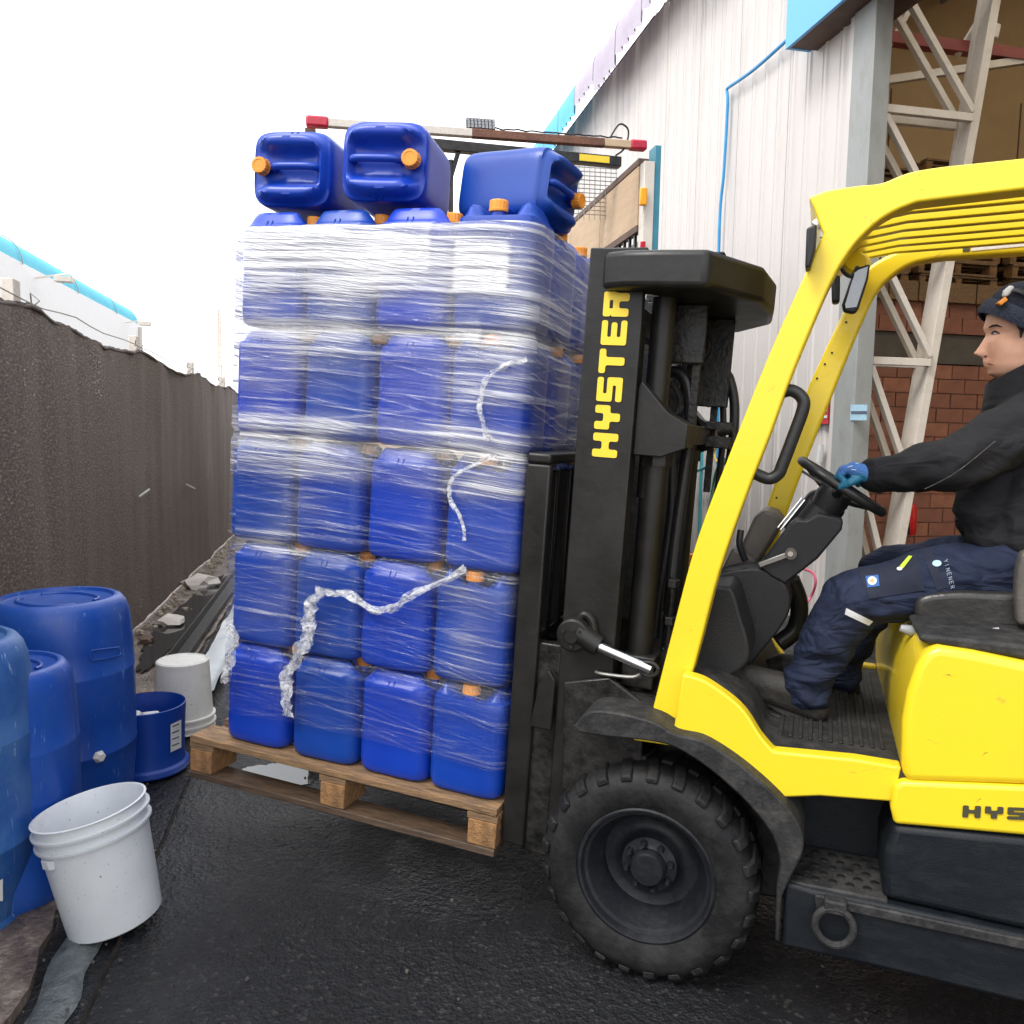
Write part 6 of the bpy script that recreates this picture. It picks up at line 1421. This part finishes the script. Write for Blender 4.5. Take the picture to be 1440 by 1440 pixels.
feature('lip_line', [(1388.6, 511.2), (1393, 512), (1397, 513)], [0.0012, 0.0016, 0.0006], 'lip')
sb_ = MB(); 
part('sideburn', MB().tube([P(1424, 462, 0.53)+Vector((0, -0.0875, 0)), P(1427, 470, 0.53)+Vector((0, -0.0885, 0)), P(1426, 480, 0.53)+Vector((0, -0.086, 0))], [0.012, 0.009, 0.003], 8, flat=0.4), 'hair', DR)
# hat
def rib(p, f, d): return d*math.sin(math.atan2(p.y-0.53, p.x-HC.x)*f)
hc = P(1444, 455, 0.53); hb2 = MB()
ax_h = Vector((0.26, 0, 1)).normalized(); hx_ = Vector((0, 1, 0)).cross(ax_h).normalized()
Mh = Matrix((hx_, Vector((0, 1, 0)), ax_h)).transposed().to_4x4(); Mh.translation = hc
NHT = 120
def hat_ring(r, z, rb): 
    return [Mh @ Vector((r*1.17*(1+rb*math.sin(NHT/3*2*math.pi*k/NHT))*math.cos(2*math.pi*k/NHT), r*(1+rb*math.sin(NHT/3*2*math.pi*k/NHT))*math.sin(2*math.pi*k/NHT), z)) for k in range(NHT)]
vs = []; rows_ = [(0.094, 0.0), (0.097, 0.02), (0.097, 0.042), (0.092, 0.064), (0.080, 0.086), (0.062, 0.102), (0.040, 0.112), (0.02, 0.117), (0.002, 0.118)]
for r, z in rows_: vs += hat_ring(r, z, 0.012)
fs = [(i*NHT+k, i*NHT+(k+1) % NHT, (i+1)*NHT+(k+1) % NHT, (i+1)*NHT+k) for i in range(len(rows_)-1) for k in range(NHT)]
part('hat', MB().add(vs, fs), 'hat_knit', DR, ang=80)
ax_c = Vector((0.62, 0, 1)).normalized(); cx_ = Vector((0, 1, 0)).cross(ax_c).normalized()
Mh = Matrix((cx_, Vector((0, 1, 0)), ax_c)).transposed().to_4x4(); Mh.translation = P(1438, 460, 0.53)
vs = []; rows_ = [(0.098, -0.022), (0.104, -0.024), (0.109, -0.012), (0.109, 0.010), (0.105, 0.022), (0.098, 0.024)]
for r, z in rows_: vs += hat_ring(r*1.01, z, 0.014)
part('hat_cuff', MB().add(vs, fs[:NHT*(len(rows_)-1)]), 'hat_cuff', DR, ang=80)
part('hat_patch', MB().prism([P(x, y, 0.46) for x, y in ((1399, 428), (1411, 419), (1415, 424), (1405, 432))], (0, -0.03, 0)), 'cap_orange', DR, 0.003)
gog = slab('goggles', [(1411, 416), (1414, 406), (1421, 400), (1428, 402), (1425, 410), (1417, 417)], 0.455, 0.60, 'white_plastic', 0.006, 3, vp=0.45, parent=DR)
part('goggle_strap', MB().tube(spline([P(1424, 408, 0.452), P(1434, 409, 0.44), P(1446, 415, 0.435), P(1465, 425, 0.44)], 4), 0.008, 10, flat=0.35), 'dash_black', gog)
# jacket
jb = MB()
hemN, hemF = P(1392, 775, 0.42), P(1400, 770, 0.64)
caps(jb, che+Vector((0.01, -0.09, 0.02)), 0.150, pel+Vector((-0.02, -0.075, 0.06)), 0.150); caps(jb, che+Vector((0.01, 0.09, 0.02)), 0.150, pel+Vector((-0.02, 0.075, 0.06)), 0.150)
caps(jb, P(1382, 712, 0.42), 0.075, P(1440, 600, 0.45), 0.10); caps(jb, P(1376, 730, 0.60), 0.07, P(1440, 600, 0.60), 0.10)
caps(jb, P(1384, 735, 0.40), 0.062, P(1420, 770, 0.42), 0.07)
caps(jb, che+Vector((0, 0, 0.05)), 0.12, P(1458, 548, 0.53), 0.085)
for sh, el, wr, s in ((shN, elN, wrN, -1), (shF, elF, wrF, 1)):
    caps(jb, che+Vector((0, 0, 0.04)), 0.11, sh, 0.088); caps(jb, sh, 0.090, el+Vector((0.01, 0, 0)), 0.074); caps(jb, el+Vector((0.01, 0, 0)), 0.074, lerp(el, wr, 0.55), 0.064); caps(jb, lerp(el, wr, 0.5), 0.063, lerp(el, wr, 0.965), 0.050)
def folds(amp, sx, sz, ridge=True):
    def f(p):
        q = Vector((p.x*sx+p.z*3.0, p.y*5, p.z*sz-p.x*4)); a = NOI(q); b = NOI(q*2.1+Vector((3, 1, 7)))
        r1 = (1-abs(a)*2.4); return amp*(r1*0.8+b*0.5)-amp*0.3
    return f
jm = remesh('jacket', jb, 0.006, 8, 0.5, folds(0.0135, 8, 11)); jk = setw('jacket', jm, 'jacket', DR, DR.location)
# collar
cl_ = MB(); vs = []
for i, (r, dz, dx) in enumerate(((0.105, -0.060, 0.012), (0.098, -0.01, 0.0), (0.090, 0.030, -0.008), (0.094, 0.034, -0.010), (0.101, 0.028, -0.010), (0.116, -0.055, 0.0))):
    c = P(1446, 533, 0.53)
    for k in range(48):
        t = 2*math.pi*k/48; cxx = -math.cos(t)                      # -1 = front
        vs.append(Vector((c.x+dx+r*(0.98 if cxx < 0 else 0.85)*cxx, 0.53+r*0.92*math.sin(t), c.z+dz+0.048*cxx+(0.012*abs(math.sin(t)) if i in (2, 3, 4) else 0))))
fs = [(i*48+k, i*48+(k+1) % 48, (i+1)*48+(k+1) % 48, (i+1)*48+k) for i in range(5) for k in range(48)]
part('collar', MB().add(vs, fs), 'jacket', jk, ang=70)
part('jacket_seam', MB().tube(spline([P(1300, 688, elN.y-0.075), P(1345, 664, elN.y-0.082), P(1400, 620, elN.y-0.07)], 6), 0.0012, 5), 'greasy_black', jk)
# trousers
tb2 = MB()
for hp, kn, an, s in ((hipN, knN, anN, -1), (hipF, knF, anF, 1)):
    caps(tb2, hp+Vector((0.03, 0, 0.0)), 0.115, lerp(hp, kn, 0.5), 0.100); caps(tb2, lerp(hp, kn, 0.5), 0.100, kn+Vector((0.01, 0, -0.012)), 0.083)
    caps(tb2, kn+Vector((0.012, 0, -0.02)), 0.082, lerp(kn, an, 0.5), 0.078); caps(tb2, lerp(kn, an, 0.5), 0.077, an+Vector((0.0, 0, 0.02)), 0.066)
    caps(tb2, an+Vector((0.0, 0, 0.02)), 0.062, an+Vector((0.005, 0, -0.015)), 0.062)
caps(tb2, hipN+Vector((0.04, 0, 0.03)), 0.115, hipF+Vector((0.04, 0, 0.03)), 0.115)
def tf(p):
    q = Vector((p.x*8-p.z*6, p.y*6, p.z*11+p.x*5)); a = NOI(q); b = NOI(q*2.0+Vector((5, 2, 1)))
    low = smooth(1.05-p.z, 0, 0.25)
    return (0.0115+0.008*low)*((1-abs(a)*2.6)*0.7+b*0.45)-0.002
tm_ = remesh('trousers', tb2, 0.0058, 7, 0.5, tf); tr_ = setw('trousers', tm_, 'trousers', DR, DR.location)
dgp = BVHTree.FromPolygons([v.co+DR.location for v in tm_.vertices], [tuple(p.vertices) for p in tm_.polygons])
def on_cloth(x, y, off=0.002):
    r = ray(x, y).normalized(); h = dgp.ray_cast(CAM, r)
    return (h[0]-r*off) if h[0] is not None else P(x, y, 0.3)
def patch(name, quad, nu, nv, mat, parent, off=0.0025):
    (x0, y0), (x1, y1), (x2, y2), (x3, y3) = quad
    def f(i, j):
        s, t = i/(nu-1), j/(nv-1); x = (x0*(1-s)+x1*s)*(1-t)+(x3*(1-s)+x2*s)*t; y = (y0*(1-s)+y1*s)*(1-t)+(y3*(1-s)+y2*s)*t
        return on_cloth(x, y, off)
    return part(name, MB().grid(nu, nv, f), mat, parent, ang=80)
patch('reflective_strip', ((1190, 855), (1228, 874), (1222, 880), (1188, 864)), 14, 5, 'reflective', tr_, 0.004)
patch('pocket', ((1206, 800), (1290, 777), (1300, 830), (1222, 842)), 18, 10, 'trouser_panel', tr_, 0.003)
patch('pocket_flap', ((1296, 774), (1309, 771), (1331, 826), (1318, 831)), 6, 12, 'trouser_panel', tr_, 0.003)
patch('badge', ((1217, 810), (1235, 808), (1237, 824), (1220, 826)), 6, 6, 'glove_knit', tr_, 0.005)
def disc_cloth(name, cx, cy, rx, ry, mat, off, n=14):
    pts = [on_cloth(cx+rx*math.cos(2*math.pi*k/n), cy+ry*math.sin(2*math.pi*k/n), off) for k in range(n)]
    return part(name, MB().add([on_cloth(cx, cy, off)]+pts, [(0, k+1, (k+1) % n+1) for k in range(n)]), mat, tr_, ang=80)
disc_cloth('badge_ring', 1226.5, 816.5, 6.5, 6.0, 'paper', 0.006); disc_cloth('badge_dot', 1226.5, 816.5, 3.0, 2.6, 'cap_orange', 0.007)
patch('zip_pull', ((1278, 781), (1283, 782), (1270, 799), (1265, 796)), 4, 6, 'lime', tr_, 0.008)
disc_cloth('zip_end', 1265, 799.5, 4, 2.5, 'paper', 0.009)
disc_cloth('leg_logo', 1317.5, 792, 6.5, 4.5, 'sticker_blue', 0.006)
# small white vertical lettering beside the leg logo
glyph = dict(E=[((0,0),(0,1)),((0,1),(.8,1)),((0,.5),(.7,.5)),((0,0),(.8,0))], N=[((0,0),(0,1)),((0,1),(.8,0)),((.8,0),(.8,1))], R=[((0,0),(0,1)),((0,1),(.8,.9)),((.8,.9),(.7,.5)),((.7,.5),(0,.5)),((.3,.5),(.8,0))], I=[((.3,0),(.3,1))], Y=[((0,1),(.4,.5)),((.8,1),(.4,.5)),((.4,.5),(.4,0))])
for q, ch in enumerate('YINENER'):
    bx, by = 1327-0+q*1.55, 788+q*6.1
    for (a0, b0), (a1, b1) in glyph[ch]:
        def mp_(a, b): return on_cloth(bx+b*5.5+a*0.9, by-b*1.7+a*4.2, 0.006)
        if ch: part('print_stroke', MB().tube([mp_(a0, b0), mp_((a0+a1)/2, (b0+b1)/2), mp_(a1, b1)], 0.0008, 4), 'print_grey', tr_)
# boots
for an, s in ((anN, -1), (anF, 1)):
    bb = MB(); toe = an+Vector((-0.205, 0, 0.005)) if s < 0 else an+Vector((-0.21, 0, -0.01))
    heel = an+Vector((0.03, 0, -0.065))
    caps(bb, an, 0.050, heel, 0.042); caps(bb, an+Vector((-0.01, 0, -0.02)), 0.048, toe+Vector((0.03, 0, 0.0)), 0.043); caps(bb, heel, 0.040, toe+Vector((0, 0, -0.012)), 0.040)
    bm_ = remesh('boot', bb, 0.007, 4, 0.5); bo = setw('boot', bm_, 'boot', DR, DR.location)
    sl = [(0.075, -0.105), (0.075, -0.118), (-0.06, -0.114), (-0.24, -0.055), (-0.245, -0.040), (-0.06, -0.098)]
    part('sole', MB().prism([Vector((an.x+x, an.y-0.042, an.z+z)) for x, z in sl], (0, 0.084, 0)), 'dusty_rubber', bo, 0.004)
# gloved hands: palm, four fingers curled over the rim, thumb
def hand(wr, tgt, s, name='glove'):
    hb_ = MB(); f = (tgt-wr).normalized(); side = Vector((0, 1, 0)); side = (side-f*side.dot(f)).normalized(); up = f.cross(side)*(1)
    if up.z < 0: up = -up
    palm0, palm1 = wr+f*0.015, tgt-f*0.018+up*0.020
    for w2 in (-0.028, -0.010, 0.010, 0.028):
        caps(hb_, palm0+side*w2*0.7, 0.030, palm1+side*w2-up*0.004, 0.024, 12)
    for w2, l in ((-0.036, 0.84), (-0.012, 1.0), (0.012, 0.96), (0.036, 0.78)):
        k0 = palm1+side*w2+up*0.004
        j1 = k0+f*0.034*l-up*0.006; j2 = j1+f*0.014*l-up*0.026*l; j3 = j2-f*0.016*l-up*0.016*l
        caps(hb_, k0, 0.0125, j1, 0.0115, 10); caps(hb_, j1, 0.0112, j2, 0.0105, 10); caps(hb_, j2, 0.0105, j3, 0.0095, 10)
    t0 = wr+f*0.035+side*s*-0.030-up*0.004; t1 = t0+f*0.030+side*s*-0.018-up*0.016; t2 = t1+f*0.028+side*s*0.008-up*0.014
    caps(hb_, t0, 0.015, t1, 0.013, 10); caps(hb_, t1, 0.0125, t2, 0.0105, 10)
    caps(hb_, wr-f*0.030, 0.041, wr+f*0.012, 0.037, 14); caps(hb_, wr+f*0.02-up*0.01, 0.030, tgt-f*0.005-up*0.006, 0.020, 12)
    return hb_, f, up, side
gtgt = sc_c + sd_*(-rw*0.12) + Vector((0, -rw*0.97, 0)) + sn*0.012
wrN2 = wrN
gt = P(1192, 668, 0.42)
hbm, f_, up_, sd2 = hand(wrN, gt, 1)
gm = remesh('glove', hbm, 0.0038, 3, 0.4); gl_o = setw('glove', gm, 'glove_knit', DR, DR.location)
gm.materials.append(MATS['glove_coat'])
for pl in gm.polygons:
    c = pl.center+DR.location; 
    if (c-wrN).dot(up_) < 0.004 and (c-wrN).dot(f_) > 0.02 or (c-gt).dot(f_) > 0.030: pl.material_index = 1
gv = BVHTree.FromPolygons([v.co+DR.location for v in gm.vertices], [tuple(p.vertices) for p in gm.polygons])
def on_glove(x, y):
    r = ray(x, y).normalized(); h = gv.ray_cast(CAM, r); return h[0]-r*0.001 if h[0] is not None else None
for (x0, y0, x1, y1) in ((1190, 650, 1196, 641), (1196, 652, 1199, 645), (1200, 654, 1205, 643), (1192, 657, 1199, 655), (1203, 651, 1207, 652), (1206, 640, 1210, 645), (1197, 660, 1204, 661)):
    p_, q_ = on_glove(x0, y0), on_glove(x1, y1)
    if p_ and q_: part('glove_print', MB().tube([p_, q_], 0.0012, 5), 'paper', gl_o)
hbf, *_ = hand(wrF, P(1206, 668, 0.655), -1)
setw('glove', remesh('glove_far', hbf, 0.006, 3, 0.4), 'glove_knit', DR, DR.location)
